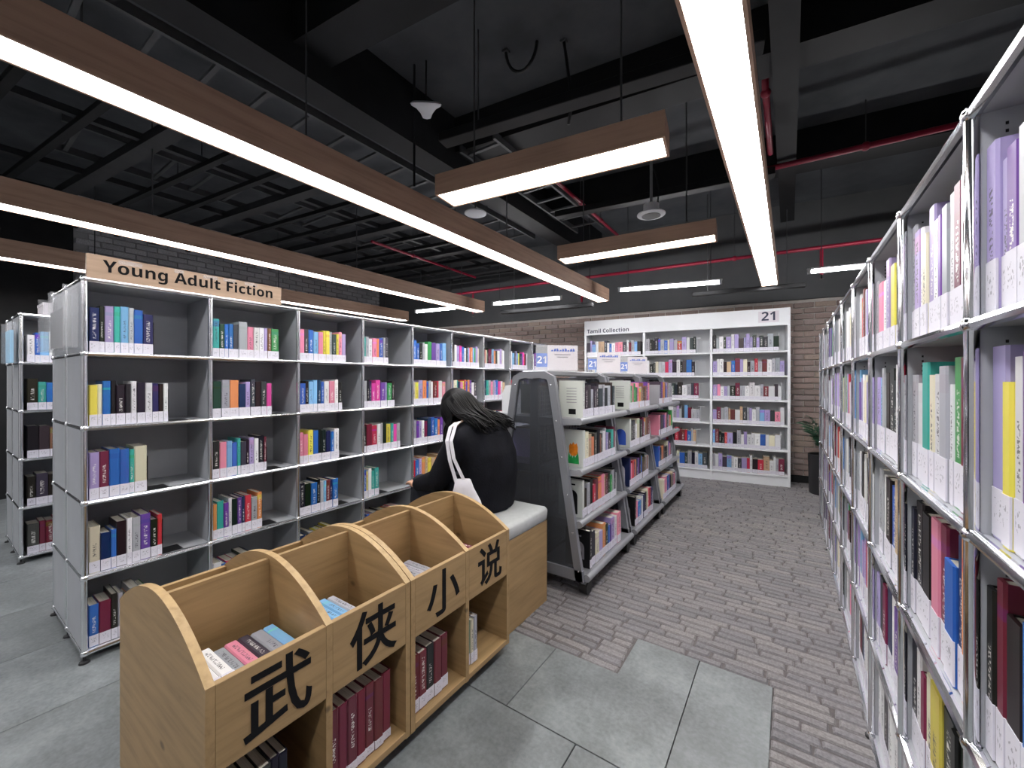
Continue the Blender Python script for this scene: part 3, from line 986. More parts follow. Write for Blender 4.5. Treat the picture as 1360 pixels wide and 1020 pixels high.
LEADS = [[('print', 'white book with printed back cover and bar code on cart top shelf'), ('tulip', 'white book with an orange tulip on its cover, bench-end cart'), ('arch_black', 'white book with black arched picture on cover, bench-end cart'), ('black', 'black book with grey oval picture on cover, bench-end cart base')],
         [('print', 'white and blue printed notice book on middle cart top shelf'), ('arch_blue', 'white book with blue arched picture on cover, middle cart'), ('navy', 'navy book with pale arched picture on cover, middle cart'), ('black', 'black book with oval picture on cover, middle cart base')]]
for ci, c in enumerate(carts):
    F = frame(c)
    for k in range(4):
        yf = -0.308 if k < 3 else -0.35
        z = CZ[k] + 0.002
        codes = CART_ROWS[k] if ci == 0 else ''.join(rnd.choice(RANDOM_CART) for _ in range(rnd.randint(10, 13)))
        x = 0.10 + rnd.uniform(-0.01, 0.02)
        if ci < 2:
            cart_cover(F, x, z, yf, *LEADS[ci][k]); x += 0.032
        end = rnd.uniform(0.62, 0.72) if ci < 2 else 0.66
        fill_row(F, x, z, end - x, codes, (.17, .225), yf + 0.004, 0.15, 0.055)
        # rear side of the cart
        G = F @ Matrix.Translation((CW, 0, 0)) @ Matrix.Rotation(math.pi, 4, 'Z')
        fill_row(G, 0.16, z, 0.5, ''.join(rnd.choice(RANDOM_CART) for _ in range(10)), (.17, .225), yf, 0.15, 0.055)
        e = part('bookend', MB().prism([(yf + 0.005, 0), (yf + 0.16, 0), (yf + 0.16, 0.16), (yf + 0.13, 0.2), (yf + 0.04, 0.2), (yf + 0.005, 0.17)], 0, 0.002, 'x').box(-0.08, yf + 0.02, 0, 0.0, yf + 0.15, 0.0012), 'white_paint', None)
        e.location = F @ Vector((end + 0.006, 0, z)); e.rotation_euler = (0, 0, math.pi / 2)
        tag(e, f"white bookend on the {ROWN[k] if k < 3 else 'base'} shelf of the {['bench-end', 'middle', 'bookcase-end'][ci]} book cart", 'bookend', 'white bookends on the carts')
# plain white bookend on the window-less side of the first cart
e = part('bookend', MB().prism([(0.17, 0), (0.33, 0), (0.33, 0.14), (0.30, 0.2), (0.21, 0.21), (0.17, 0.17)], 0, 0.002, 'x').box(0.002, 0.18, 0, 0.08, 0.32, 0.0012), 'white_paint', None)
e.location = frame(carts[0]) @ Vector((0.12, 0, CZ[0] + 0.002)); e.rotation_euler = (0, 0, math.pi / 2)
tag(e, 'rounded white bookend on the cart shelf beside the seated person', 'bookend', 'white bookends on the carts')

# acrylic number stands on the carts
def cart_sign(cx, cy, rz, label):
    s = thing('sign_stand', label, 'sign', (cx, cy, CH + 0.004), rz, 'number signs on the carts')
    part('acrylic_holder', MB().box(-0.155, -0.004, 0.0, 0.155, -0.002, 0.185).box(-0.155, 0.002, 0, 0.155, 0.004, 0.185).box(-0.155, -0.045, 0.0, 0.155, 0.045, 0.003), 'acrylic', s)
    cd = part('card', MB().box(-0.07, -0.0015, 0.006, 0.153, 0.001, 0.183), 'card_paper', s)
    pl = part('number_card', MB().box(-0.152, -0.0015, 0.03, -0.072, 0.001, 0.125), 'blue_print', s)
    put('lettering', fit(text_mesh(bold('21'), 0.06, 'white_paint'), 0.066), pl, (-0.146, -0.0022, 0.055), FRONT)
    hd = MB()
    for q in range(9):
        x = -0.045 + q * 0.02
        hd.prism([(x, 0.140), (x + 0.017, 0.141), (x + 0.013 + 0.004 * (q % 2), 0.152 + 0.008 * ((q * 5) % 3) / 2), (x + 0.004, 0.150 + 0.007 * (q % 3))], -0.003, -0.0016, 'y')
    part('heading', hd, 'blue_ink', cd)
    for q, (a, b) in enumerate(((-0.02, 0.1), (0.0, 0.08))):
        part('printed_line', MB().box(a, -0.0025, 0.115 - q * 0.018, b, -0.0016, 0.121 - q * 0.018), 'grey_ink', cd)
cart_sign(-1.36, 2.56, math.radians(46), 'acrylic stand with blue 21 card on the bench-end cart')
cart_sign(-1.36, 3.45, math.radians(46), 'acrylic stand with blue 21 card on the middle cart')
cart_sign(-1.36, 4.28, math.radians(46), 'acrylic stand with blue 21 card on the bookcase-end cart')

# ------------------------------------------------------------------ wooden browsing bins
BZT, BZA, BD = 0.60, 0.725, 0.70
def profile():
    pts = [(0, 0.05)]
    for q in range(25):
        y = BD * q / 24
        u = abs(y - BD / 2) / (BD / 2)
        pts.append((y, BZT + (BZA - BZT) * (1 - u ** 1.9)))
    pts.append((BD, 0.05))
    return pts
PROF = profile()
def make_bins(y0, chars, label):
    r = thing('browser_bin', label, 'book bin', (-1.12, y0, 0), math.pi / 2, 'pine browsing bins')
    W, T = 0.618, 0.02
    def panel(name, x):
        p = part(name, MB().prism(PROF[::-1], x, x + T, 'x'), 'pine_y', r)
        strip = MB()
        for (a, b) in zip(PROF[1:-2], PROF[2:-1]):
            strip.pts([(x - 0.0004, a[0], a[1] + 0.0005), (x + T + 0.0004, a[0], a[1] + 0.0005), (x + T + 0.0004, b[0], b[1] + 0.0005), (x - 0.0004, b[0], b[1] + 0.0005)])
            k = len(strip.v) - 4
            strip.face([k, k + 1, k + 2, k + 3])
        part('edge_band', strip, 'pine_edge', p)
        return p
    xs = [0.0, (W - T) / 2, W - T]
    for i, x in enumerate(xs):
        panel('divider_panel' if i == 1 else 'side_panel', x)
    for i in range(2):
        a, b = xs[i] + T, xs[i + 1]
        for s, (ya, yb) in enumerate(((0.0, 0.018), (BD - 0.018, BD))):
            f = part('front_panel', MB().bbox(a, ya, 0.387, b, yb, BZT, 0.0015), 'pine_x', r)
            if s == 0:
                me = text_mesh(chars[i], 0.185, 'black_ink', 0.0022, 0.0008, align='CENTER')
                xs_ = [v.co.x for v in me.vertices]; ys_ = [v.co.y for v in me.vertices]
                me.transform(Matrix.Translation((-(min(xs_) + max(xs_)) / 2, -(min(ys_) + max(ys_)) / 2, 0)))
                put('lettering', me, f, ((a + b) / 2 + 0.008, -0.0012, 0.495), FRONT)
        part('bin_floor', MB().box(a, 0.018, 0.372, b, BD - 0.018, 0.387), 'pine_x', r)
        part('bin_back', MB().box(a, BD / 2 - 0.008, 0.075, b, BD / 2 + 0.008, BZA - 0.012), 'pine_x', r)
        part('cubby_floor', MB().bbox(a, 0.0, 0.052, b, BD, 0.075, 0.0015), 'pine_x', r)
    part('plinth', MB().box(0.02, 0.05, 0, W - 0.02, BD - 0.05, 0.05), 'steel_black', r)
    return r, xs, T
b1, BX, BT_ = make_bins(0.378, '武侠', 'double pine book bin lettered with the first two black characters')
b2, _, _ = make_bins(1.0, '小说', 'double pine book bin whose front lettering touches the bench end')
TOPS = [['w', 'w', 's', 'p', 'K', 's', 'c'], ['p', 'c', 'c', 'c', 's'], ['p', 'p', 'P', 's', 's', 's'], ['p', 'w', 's', 'w', 'm']]
SUBS = [('kKkkKkk', 0.22, .18), ('mmmmmmm', 0.235, .235), ('mmkmm', 0.215, .2), ('WtWs', 0.2, .085)]
BN = ['first', 'second', 'third', 'fourth']
for bi in range(4):
    root = b1 if bi < 2 else b2
    F = frame(root)
    xa = BX[bi % 2] + BT_
    # upper: spines up, long side across the bin
    x = xa + 0.012 if bi != 1 else xa + 0.012
    n = len(TOPS[bi])
    for i, c in enumerate(TOPS[bi]):
        t = rnd.uniform(0.027, 0.035) if bi else rnd.uniform(0.031, 0.036)
        L = rnd.uniform(0.18, 0.195)
        # book z axis -> -y(local back) ; spine (-y of book) -> +z
        R = Matrix(((1, 0, 0, 0), (0, 0, 1, 0), (0, -1, 0, 0), (0, 0, 0, 1)))
        # book axes: x->x, y(depth)->-z, z(height)->+y (towards the back)
        hgt = 0.16 if bi == 0 and i < 2 else 0.145
        B = F @ Matrix.Translation((x, 0.07, 0.389 + hgt)) @ R
        col = None
        add_book(B, t, L, hgt - 0.001, c, 0.035, f"{PAL[c][0]} paperback lying spine up, {ORD[i + 1]} in row, {BN[bi]} bin from curved end", 'spine-up paperbacks in the bins')
        x += t + 0.0012
    codes, hh, wid = SUBS[bi]
    nm = lambda i, c, t, bi=bi: f"{SZ(t)}{c} book standing in lower cubby, {ORD[i]} in row, {BN[bi]} bin from curved end"
    fill_row(F, xa + 0.006, 0.077, wid, codes, (hh - .006, hh), 0.03, 0.16, 0.05 if bi > 1 else 0.03, nm, 'books in the bin cubbies', tvar=.15)

# ------------------------------------------------------------------ bench
bench = thing('bench', 'low pine box bench with pale grey cushion between bins and cart', 'bench', (-1.2, 1.632, 0), math.pi / 2)
part('box', MB().bbox(0, 0, 0.0, 0.50, 0.62, 0.487, 0.002), 'pine_x', bench)
cu = MB()
P = []
for z, i in ((0.488, 0.006), (0.498, 0.0), (0.548, -0.004), (0.560, 0.004), (0.565, 0.02)):
    P.append([(0.0 + i + .02, -0.008 + i, z), (0.5 - i - .02, -0.008 + i, z), (0.505 - i, -0.008 + i + .02, z), (0.505 - i, 0.62 - i - .02, z), (0.5 - i - .02, 0.625 - i, z), (0.02 + i, 0.625 - i, z), (0.0 + i, 0.6 - i, z), (0.0 + i, 0.012 + i, z)])
cu.rings(P)
part('cushion', cu, 'cushion_fabric', bench, 50)

# ------------------------------------------------------------------ Young Adult Fiction plank
pl = thing('sign_plank', 'wooden plank sign reading Young Adult Fiction on top of grey bookshelf', 'sign', (-2.722, 0.45, LZ + 5 * ROW + 0.012), math.pi / 2)
part('plank', MB().bbox(0, 0, 0, 0.885, 0.018, 0.112, 0.001), 'plank_wood', pl)
put('lettering', fit(text_mesh(bold('Young Adult Fiction'), 0.09, 'black_ink'), 0.775), pl, (0.055, -0.0012, 0.036), FRONT)
for (x, w, z) in ((0.11, 0.09, 0.085), (0.33, 0.04, 0.09), (0.46, 0.07, 0.088), (0.56, 0.06, 0.09), (0.67, 0.07, 0.09)):
    part('tape', MB().box(x, -0.0008, z, x + w, -0.0002, z + 0.02), 'acrylic', pl)

# acrylic holders on the shelf ends
def holder(x, y, z, w, h, label, fill):
    o = thing('brochure_holder', label, 'brochure holder', (x, y, z), 0.0, 'acrylic holders on shelf ends')
    part('shell', MB().box(0, 0, 0, w, 0.002, h).box(0, -0.05, 0, w, -0.048, h * 0.62).box(0, -0.05, 0, 0.002, 0, h).box(w - 0.002, -0.05, 0, w, 0, h).box(0, -0.05, 0, w, 0, 0.002), 'acrylic', o)
    if fill:
        part('brochure', MB().box(0.004, -0.03, 0.003, w / 2 - 0.003, -0.012, h * 0.8), fill, o)
        part('brochure', MB().box(w / 2 + 0.003, -0.03, 0.003, w - 0.004, -0.012, h * 0.8), fill, o)
    else:
        part('divider', MB().box(w * 0.5, -0.048, 0.002, w * 0.5 + 0.002, 0, h * 0.9), 'acrylic', o)
holder(-3.05, 0.428, LZ + 4 * ROW + 0.03, 0.30, 0.29, 'clear empty acrylic holder on the end of the sign bookshelf, aisle half', None)
holder(-3.41, 0.428, LZ + 4 * ROW + 0.03, 0.30, 0.29, 'clear empty acrylic holder on the end of the sign bookshelf, rear half', None)
holder(-4.90, 0.411, LZ + 4 * ROW + 0.0, 0.26, 0.30, 'acrylic holder with pale blue brochures on the dim aisle bookshelf end', 'brochure_blue')
bx = thing('storage_box', 'small pale box standing on top of the dim aisle bookshelf', 'box', (-4.95, 0.62, LZ + 5 * ROW + 0.012))
part('carton', MB().bbox(-0.12, -0.06, 0, 0.12, 0.06, 0.10, 0.003), 'card_paper', bx)
part('lid', MB().bbox(-0.123, -0.063, 0.1, 0.123, 0.063, 0.125, 0.003), 'card_paper', bx)

# ------------------------------------------------------------------ lights
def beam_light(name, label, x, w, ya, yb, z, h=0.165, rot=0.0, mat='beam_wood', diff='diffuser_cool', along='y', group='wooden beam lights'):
    """open-bottomed wooden channel with a glowing diffuser; local y is the length"""
    L = yb - ya
    r = thing(name, label, 'light', (x, ya, z), rot, group)
    b = 0.012
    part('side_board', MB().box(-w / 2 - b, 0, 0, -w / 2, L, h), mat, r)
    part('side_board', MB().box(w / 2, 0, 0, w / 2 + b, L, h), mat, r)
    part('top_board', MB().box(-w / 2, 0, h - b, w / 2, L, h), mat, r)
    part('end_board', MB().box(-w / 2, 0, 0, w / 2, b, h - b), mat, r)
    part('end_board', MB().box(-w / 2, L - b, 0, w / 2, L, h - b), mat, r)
    part('diffuser', MB().box(-w / 2, b, 0.006, w / 2, L - b, 0.014), diff, r)
    k = 2 if L < 2 else 5
    for q in range(k):
        yy = L * (q + 0.25) / (k - 0.5)
        part('hanger_rod', MB().tube((0, yy, h), (0, yy, CEIL - z), 0.005, 6), 'tray_grey', r)
    return r
LH = CAM_H + 1.08
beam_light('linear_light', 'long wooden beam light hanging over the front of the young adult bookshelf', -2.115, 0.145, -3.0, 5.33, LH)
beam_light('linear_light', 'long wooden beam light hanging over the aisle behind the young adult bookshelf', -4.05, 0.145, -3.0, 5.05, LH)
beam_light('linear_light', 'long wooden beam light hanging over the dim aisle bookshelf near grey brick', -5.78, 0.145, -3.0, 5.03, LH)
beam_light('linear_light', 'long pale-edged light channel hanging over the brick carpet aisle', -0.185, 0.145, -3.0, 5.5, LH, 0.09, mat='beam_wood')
def cross_light(p0, p1, label, w=0.165, h=0.12):
    dx, dy = p1[0] - p0[0], p1[1] - p0[1]
    L = math.hypot(dx, dy)
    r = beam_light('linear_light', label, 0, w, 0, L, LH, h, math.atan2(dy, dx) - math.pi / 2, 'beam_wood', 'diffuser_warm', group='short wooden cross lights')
    r.location = (p0[0], p0[1], LH)
cross_light((-1.72, 1.80), (-0.467, 1.96), 'short warm wooden beam light crossing between the long lights above the bench')
cross_light((-1.72, 3.32), (-0.457, 3.43), 'short warm wooden beam light crossing above the middle book cart')
def tube_light(p0, p1, label):
    dx, dy = p1[0] - p0[0], p1[1] - p0[1]
    L = math.hypot(dx, dy)
    r = thing('tube_light', label, 'light', (p0[0], p0[1], LH + 0.02), math.atan2(dy, dx), 'bare fluorescent tubes along the far wall')
    part('batten', MB().bbox(-0.02, -0.012, 0.022, L + 0.02, 0.012, 0.04, 0.003), 'white_paint', r)
    part('tube', MB().tube((0.015, 0, 0), (L - 0.015, 0, 0), 0.016, 12), 'tube_glow', r, 40)
    for x in (0, L):
        part('socket', MB().box(x - 0.015, -0.014, -0.018, x + 0.015, 0.014, 0.024), 'white_paint', r)
    for x in (0.1, L - 0.1):
        part('hanger_rod', MB().tube((x, 0, 0.04), (x, 0, CEIL - LH - 0.02), 0.004, 6), 'tray_grey', r)
tube_light((-1.72, 4.86), (-0.64, 5.10), 'bare white tube light above the Tamil Collection bookcase')
tube_light((-3.54, 4.71), (-2.53, 4.87), 'bare white tube light between the young adult shelf beam and bookcase')
tube_light((-4.97, 4.54), (-4.2, 4.65), 'bare white tube light over the young adult shelf far end')
tube_light((0.167, 5.12), (1.25, 5.25), 'bare white tube light above the potted palm')

# ------------------------------------------------------------------ pipes and ceiling services
def pipe(pts, r, label, name='sprinkler_pipe', mat='red_pipe'):
    o = thing(name, label, 'pipe', pts[0])
    q = [Vector(p) - Vector(pts[0]) for p in pts]
    part('run', MB().path(q, r, 10), mat, o, 50)
    mids = [q[0].lerp(q[-1], f) for f in (0.33, 0.66)] if len(q) == 2 else [q[1]]
    for m in mids:
        part('coupling', MB().ball(m, r * 1.5, 10, 7), mat, o, True)
        if len(q) == 2:
            part('hanger_rod', MB().tube(m, (m.x, m.y, CEIL - pts[0][2]), 0.004, 6), 'tray_grey', o)
pipe([(-5.33, 5.27, 2.82), (1.9, 5.90, 2.82)], 0.022, 'long red sprinkler pipe running below the dark ceiling along the far wall')
pipe([(-2.18, 4.24, 3.22), (1.9, 4.40, 3.22)], 0.024, 'red sprinkler pipe crossing high above the book carts')
pipe([(-0.135, 4.20, 3.30), (-0.135, 3.30, 3.30), (-0.135, 3.24, 3.34), (-0.135, 3.22, 3.56)], 0.022, 'short red pipe with elbow climbing to the ceiling above the aisle')
pipe([(-1.77, 3.30, 3.15), (-1.79, 4.99, 3.15)], 0.018, 'thin red pipe running lengthwise above the middle cart')
pipe([(-4.30, 3.20, 3.05), (-4.36, 5.3, 3.05)], 0.018, 'thin red pipe running lengthwise above the young adult shelf')
for (x, y, zb, lab) in ((-2.52, 5.515, 2.42, 'red drop pipe with sprinkler head beside the beam light end'), (0.3, 5.76, 2.46, 'red drop pipe with sprinkler head above the palm'), (-4.45, 5.347, 2.40, 'red drop pipe with sprinkler head over the shelf end')):
    o = thing('sprinkler_drop', lab, 'sprinkler', (x, y, zb))
    part('drop', MB().tube((0, 0, 0.05), (0, 0, 2.80 - zb), 0.016, 8), 'red_pipe', o, 40)
    part('head', MB().lathe([(0.002, 0.0), (0.02, 0.004), (0.008, 0.01), (0.008, 0.05)], 10), 'chrome', o, 40)

def ladder_tray(x0, x1, ya, yb, z, label):
    o = thing('cable_tray', label, 'cable tray', (x0, ya, z))
    w, L = x1 - x0, yb - ya
    for x in (0, w):
        part('side_rail', MB().box(x - 0.012, 0, 0, x + 0.012, L, 0.06), 'tray_grey', o)
    mr = MB().box(0.012, -0.014, 0.01, w - 0.012, 0.014, 0.03).mesh('rung', 'tray_grey')
    n = int(L / 0.28)
    for q in range(n):
        put('rung', mr, o, (0, 0.1 + q * L / n, 0))
    for q in (0.2, 0.8):
        part('hanger_rod', MB().tube((0, L * q, 0.06), (0, L * q, CEIL - z), 0.006, 6), 'tray_grey', o)
        part('hanger_rod', MB().tube((w, L * q, 0.06), (w, L * q, CEIL - z), 0.006, 6), 'tray_grey', o)
ladder_tray(-3.25, -2.78, -0.5, 4.6, 3.18, 'wide black ladder cable tray beside the first long beam light')
ladder_tray(-2.30, -1.95, 2.6, 4.9, 3.25, 'short ladder cable tray above the ceiling speaker')
ladder_tray(-5.0, -4.4, 0.6, 4.9, 3.22, 'dim ladder cable tray high over the aisle behind the sign shelf')
# wide dark ducts and trunking near the cross lights
def trunk(p0, p1, z, w, h, label):
    dx, dy = p1[0] - p0[0], p1[1] - p0[1]
    L = math.hypot(dx, dy)
    o = thing('cable_trunking', label, 'trunking', (p0[0], p0[1], z), math.atan2(dy, dx))
    part('channel', MB().bbox(0, -w / 2, 0, L, w / 2, h, 0.004), 'steel_black', o)
    for q in (0.15, 0.85):
        part('hanger_rod', MB().tube((L * q, 0, h), (L * q, 0, CEIL - z), 0.005, 6), 'tray_grey', o)
trunk((-1.95, 2.02), (-0.1, 2.30), 2.92, 0.10, 0.06, 'black cable trunking running above the nearer short cross light')
trunk((-2.0, 3.75), (-0.1, 3.98), 3.0, 0.10, 0.06, 'black cable trunking running above the further short cross light')
trunk((-3.6, 5.0), (-2.2, 5.17), 2.32, 0.09, 0.05, 'dark trunking with pale edge below the tube light by the brick wall')
trunk((-1.0, 5.45), (0.15, 5.60), 2.36, 0.07, 0.05, 'dark trunking above the white bookcase header')

for (x, y, pts_, lab) in ((-1.62, 2.30, [(0.11 - 0.11 * math.cos(math.pi * q / 12), 0.05 * q / 12, -0.17 * math.sin(math.pi * q / 12)) for q in range(13)], 'looped black cable drooping from the slab beside the access point'),
                         (-1.25, 2.45, [(0, 0, 0), (0.03, 0.0, -0.2), (0.05, 0.02, -0.42), (0.02, 0.03, -0.55)], 'thin black cable hanging down to the nearer cross light trunking')):
    o = thing('hanging_cable', lab, 'cable', (x, y, CEIL - 0.005))
    part('cable', MB().path(pts_, 0.011, 6), 'black_plastic', o, True)
    part('ceiling_clip', MB().box(-0.02, -0.02, -0.01, 0.02, 0.02, 0.005), 'tray_grey', o)
wap = thing('wireless_access_point', 'white rounded wireless access point hanging under the dark ceiling', 'access point', (-2.14, 2.05, 3.27))
R_ = Matrix.Rotation(math.radians(25), 4, 'X') @ Matrix.Rotation(math.radians(18), 4, 'Y')
part('dome', MB().rings([[tuple(R_ @ Vector((1.25 * r * math.cos(2 * math.pi * i / 20), 1.25 * r * math.sin(2 * math.pi * i / 20), z))) for i in range(20)] for r, z in ((0.002, -0.075), (0.022, -0.07), (0.034, -0.04), (0.055, -0.012), (0.082, 0.004), (0.088, 0.018), (0.075, 0.03), (0.002, 0.034))]), 'white_paint', wap, 60)
part('status_logo', MB().lathe([(0.001, -0.002), (0.012, -0.001), (0.012, 0.001), (0.001, 0.002)], 10, (-0.05, -0.055, 0.002)), 'red_pipe', wap)
part('mount_rod', MB().tube((0, 0, 0.02), (0, 0, CEIL - 3.27), 0.006, 6), 'steel_black', wap)
part('mount_arm', MB().tube((-0.1, -0.02, -0.55), (-0.1, -0.02, CEIL - 3.27), 0.009, 6).tube((-0.1, -0.02, 0.03), (0, 0, 0.03), 0.006, 6), 'steel_black', wap)
spk = thing('ceiling_speaker', 'white round speaker hanging on a rod from the ceiling above the carts', 'speaker', (-0.887, 3.22, CAM_H + 1.28))
part('disc', MB().lathe([(0.002, -0.006), (0.085, -0.004), (0.105, 0.004), (0.105, 0.012), (0.06, 0.02), (0.058, 0.085), (0.002, 0.09)], 24), 'white_paint', spk, 40)
part('grille', MB().lathe([(0.002, -0.0075), (0.07, -0.0065), (0.07, -0.004), (0.002, -0.004)], 20), 'tray_grey', spk)
part('rod', MB().tube((0, 0, 0.085), (0, 0, CEIL - CAM_H - 1.28), 0.011, 8), 'cart_metal', spk)
part('cable', MB().path([(0.05, 0.0, 0.08), (0.055, 0.01, 0.2), (0.03, 0.01, 0.33), (-0.03, 0, 0.45), (-0.06, 0, 0.52), (-0.02, 0, 0.6)], 0.006, 6), 'black_plastic', spk)
sp2 = thing('ceiling_speaker', 'flat white round ceiling speaker seen beside the ladder tray', 'speaker', (-2.50, 3.04, CAM_H + 1.6))
part('disc', MB().lathe([(0.002, -0.006), (0.09, -0.004), (0.105, 0.004), (0.105, 0.014), (0.07, 0.03), (0.002, 0.06)], 24), 'white_paint', sp2, 40)
part('rod', MB().tube((0, 0, 0.05), (0, 0, CEIL - CAM_H - 1.6), 0.008, 8), 'tray_grey', sp2)

# ------------------------------------------------------------------ potted palm
palm = thing('potted_palm', 'dark green palm in a tall black cylinder pot beside white bookcase', 'plant', (0.33, 5.93, 0))
part('pot', MB().lathe([(0.13, 0.0), (0.14, 0.01), (0.15, 0.44), (0.152, 0.46), (0.14, 0.46), (0.135, 0.42), (0.002, 0.42)], 24), 'black_plastic', palm, 40)
part('soil', MB().lathe([(0.002, 0.42), (0.134, 0.42), (0.134, 0.43), (0.002, 0.435)], 16), 'soil', palm)
for f in range(15):
    a = 2 * math.pi * f / 15 + rnd.uniform(-.2, .2)
    reach = rnd.uniform(0.12, 0.27); top = rnd.uniform(0.32, 0.66)
    pts = [Vector((0.02 * math.cos(a), 0.02 * math.sin(a), 0.42))]
    for q in range(1, 9):
        s = q / 8
        pts.append(Vector((math.cos(a) * reach * s ** 1.3, math.sin(a) * reach * s ** 1.3, 0.42 + top * (1.5 * s - 0.62 * s * s * (1 + 0.3 * reach)))))
    m_ = MB()
    m_.path(pts, [0.006 - 0.0005 * q for q in range(9)], 5)
    side = Vector((-math.sin(a), math.cos(a), 0))
    for q in range(2, 9):
        d = (pts[q] - pts[q - 1]).normalized()
        for s in (-1, 1):
            ln = 0.15 * (1 - abs(q - 5) / 9)
            tip = pts[q] + side * s * ln * 0.75 + d * ln * 0.7 - Vector((0, 0, ln * 0.25))
            mid = pts[q].lerp(tip, 0.45) + Vector((0, 0, 0.012))
            wv = d * 0.013
            k = m_.pts([pts[q] - wv * .3, mid - wv, tip, mid + wv])
            m_.face([k, k + 1, k + 2, k + 3])
    part('frond', m_, 'plant_leaf', palm)

# ------------------------------------------------------------------ seated person
def remeshed(name, mb, mat, voxel, smooth_it=6):
    me0 = mb.mesh(name, mat)
    o = bpy.data.objects.new(name, me0); COL.objects.link(o)
    md = o.modifiers.new('r', 'REMESH'); md.mode = 'VOXEL'; md.voxel_size = voxel; md.use_smooth_shade = True
    sm = o.modifiers.new('s', 'SMOOTH'); sm.factor = 0.5; sm.iterations = smooth_it
    dg = bpy.context.evaluated_depsgraph_get()
    me = bpy.data.meshes.new_from_object(o.evaluated_get(dg))
    bpy.data.objects.remove(o)
    me.name = name
    me.materials.clear(); me.materials.append(MATS[mat])
    me.polygons.foreach_set('use_smooth', [True] * len(me.polygons))
    return me

def limb(mb, pts, rs, n=12, flat=1.0):
    """tube through joints with in-between points so it tapers smoothly, ball ends"""
    P_, R__ = [], []
    for k in range(len(pts) - 1):
        a, b = Vector(pts[k]), Vector(pts[k + 1])
        for q in range(6):
            P_.append(a.lerp(b, q / 6)); R__.append(rs[k] + (rs[k + 1] - rs[k]) * q / 6)
    P_.append(Vector(pts[-1])); R__.append(rs[-1])
    mb.path(P_, R__, n, flat=flat)
    for p, r in zip(pts, rs): mb.ball(p, r, 12, 8)

def torso_rings(mb, secs, n=20):
    """secs: (x, z, half depth, half width, tilt) ; y is the width axis"""
    rs = []
    for (x, z, dx, wy, tl) in secs:
        rs.append([(x + dx * math.cos(t) * math.cos(tl), wy * math.sin(t), z + dx * math.cos(t) * math.sin(tl)) for t in [2 * math.pi * i / n for i in range(n)]])
    mb.rings(rs)

# local frame: person faces -x, her left is -y ; origin at the seat under her hips
PX, PY, PZ = -1.50, 1.93, 0.566
spine = [(0.0, 0.02, 0.12, 0.17, 0.0), (0.01, 0.10, 0.125, 0.175, 0.0), (0.03, 0.20, 0.12, 0.165, 0.1), (0.02, 0.30, 0.12, 0.17, 0.25), (-0.02, 0.38, 0.115, 0.185, 0.45), (-0.07, 0.44, 0.10, 0.18, 0.7), (-0.12, 0.475, 0.07, 0.12, 0.9), (-0.16, 0.495, 0.055, 0.06, 1.0)]
HEAD = Vector((-0.215, -0.01, 0.562))
arms = {-1: [(-0.06, -0.185, 0.405), (-0.17, -0.235, 0.18), (-0.40, -0.17, 0.11), (-0.47, -0.15, 0.11)],
        1: [(-0.06, 0.185, 0.405), (-0.18, 0.23, 0.17), (-0.42, 0.16, 0.13), (-0.49, 0.14, 0.13)]}
legs = {s: [(-0.02, s * 0.095, 0.105), (-0.44, s * 0.11, 0.085), (-0.47, s * 0.11, -0.40), (-0.48, s * 0.11, -0.49)] for s in (-1, 1)}
body = MB()
torso_rings(body, [(x, z, d * 0.88, w * 0.88, t) for x, z, d, w, t in spine])
body.path([(-0.13, 0, 0.45), (-0.19, -0.005, 0.51), tuple(HEAD)], [0.055, 0.05, 0.05], 12)
Hm = Matrix.Translation(HEAD) @ Matrix.Rotation(math.radians(-38), 4, 'Y')
body.ball((0, 0, 0.02), 0.098, 16, 12, (0.98, 0.80, 1.08), Hm)          # skull
body.ball((-0.035, 0, -0.055), 0.066, 14, 10, (0.85, 0.80, 1.05), Hm)      # jaw
body.ball((-0.098, 0, -0.02), 0.016, 8, 6, (1.0, 0.8, 1.5), Hm)            # nose
body.ball((-0.088, 0, -0.065), 0.016, 8, 6, (0.7, 1.5, 0.6), Hm)           # mouth
for s in (-1, 1):
    body.ball((0.005, s * 0.08, -0.01), 0.026, 8, 6, (0.7, 0.35, 1.2), Hm)  # ear
    body.ball((-0.082, s * 0.032, 0.012), 0.014, 8, 6, (0.6, 1, 0.7), Hm)   # eye
    a = arms[s]
    limb(body, a[:3], [0.046, 0.038, 0.026])
    w = Vector(a[2]); d = (Vector(a[3]) - w).normalized()
    side = Vector((0, 1, 0))
    up = d.cross(side).normalized()
    body.path([w, w + d * 0.04, w + d * 0.085], [0.026, 0.036, 0.034], 12, flat=0.45)
    for q, (off, ln) in enumerate(((-0.027, 0.062), (-0.009, 0.072), (0.009, 0.068), (0.026, 0.052))):
        b0 = w + d * 0.08 + side * off
        b1_ = b0 + d * ln * 0.55 - Vector((0, 0, 0.006))
        b2_ = b1_ + d * ln * 0.35 - Vector((0, 0, ln * 0.3))
        body.path([b0 - d * 0.02, b0, b1_, b2_], [0.0085, 0.0085, 0.008, 0.0068], 8)
    th0 = w + d * 0.03 + side * (-s) * 0.03
    body.path([th0 - side * (-s) * 0.01, th0, th0 + d * 0.035 + side * (-s) * 0.018, th0 + d * 0.06 + side * (-s) * 0.012 - Vector((0, 0, 0.015))], [0.011, 0.0105, 0.0095, 0.008], 8)
    L_ = legs[s]
    limb(body, L_, [0.075, 0.05, 0.036, 0.036])
    body.path([(-0.46, s * 0.11, -0.52), (-0.52, s * 0.112, -0.535), (-0.63, s * 0.115, -0.545)], [0.036, 0.038, 0.028], 12, flat=0.7)
person = put('person', remeshed('person', body, 'skin', 0.0065, 4), None, (PX, PY, PZ))
tag(person, 'person in black hoodie with long dark hair sitting bent over on grey bench', 'person')
hoodie = MB()
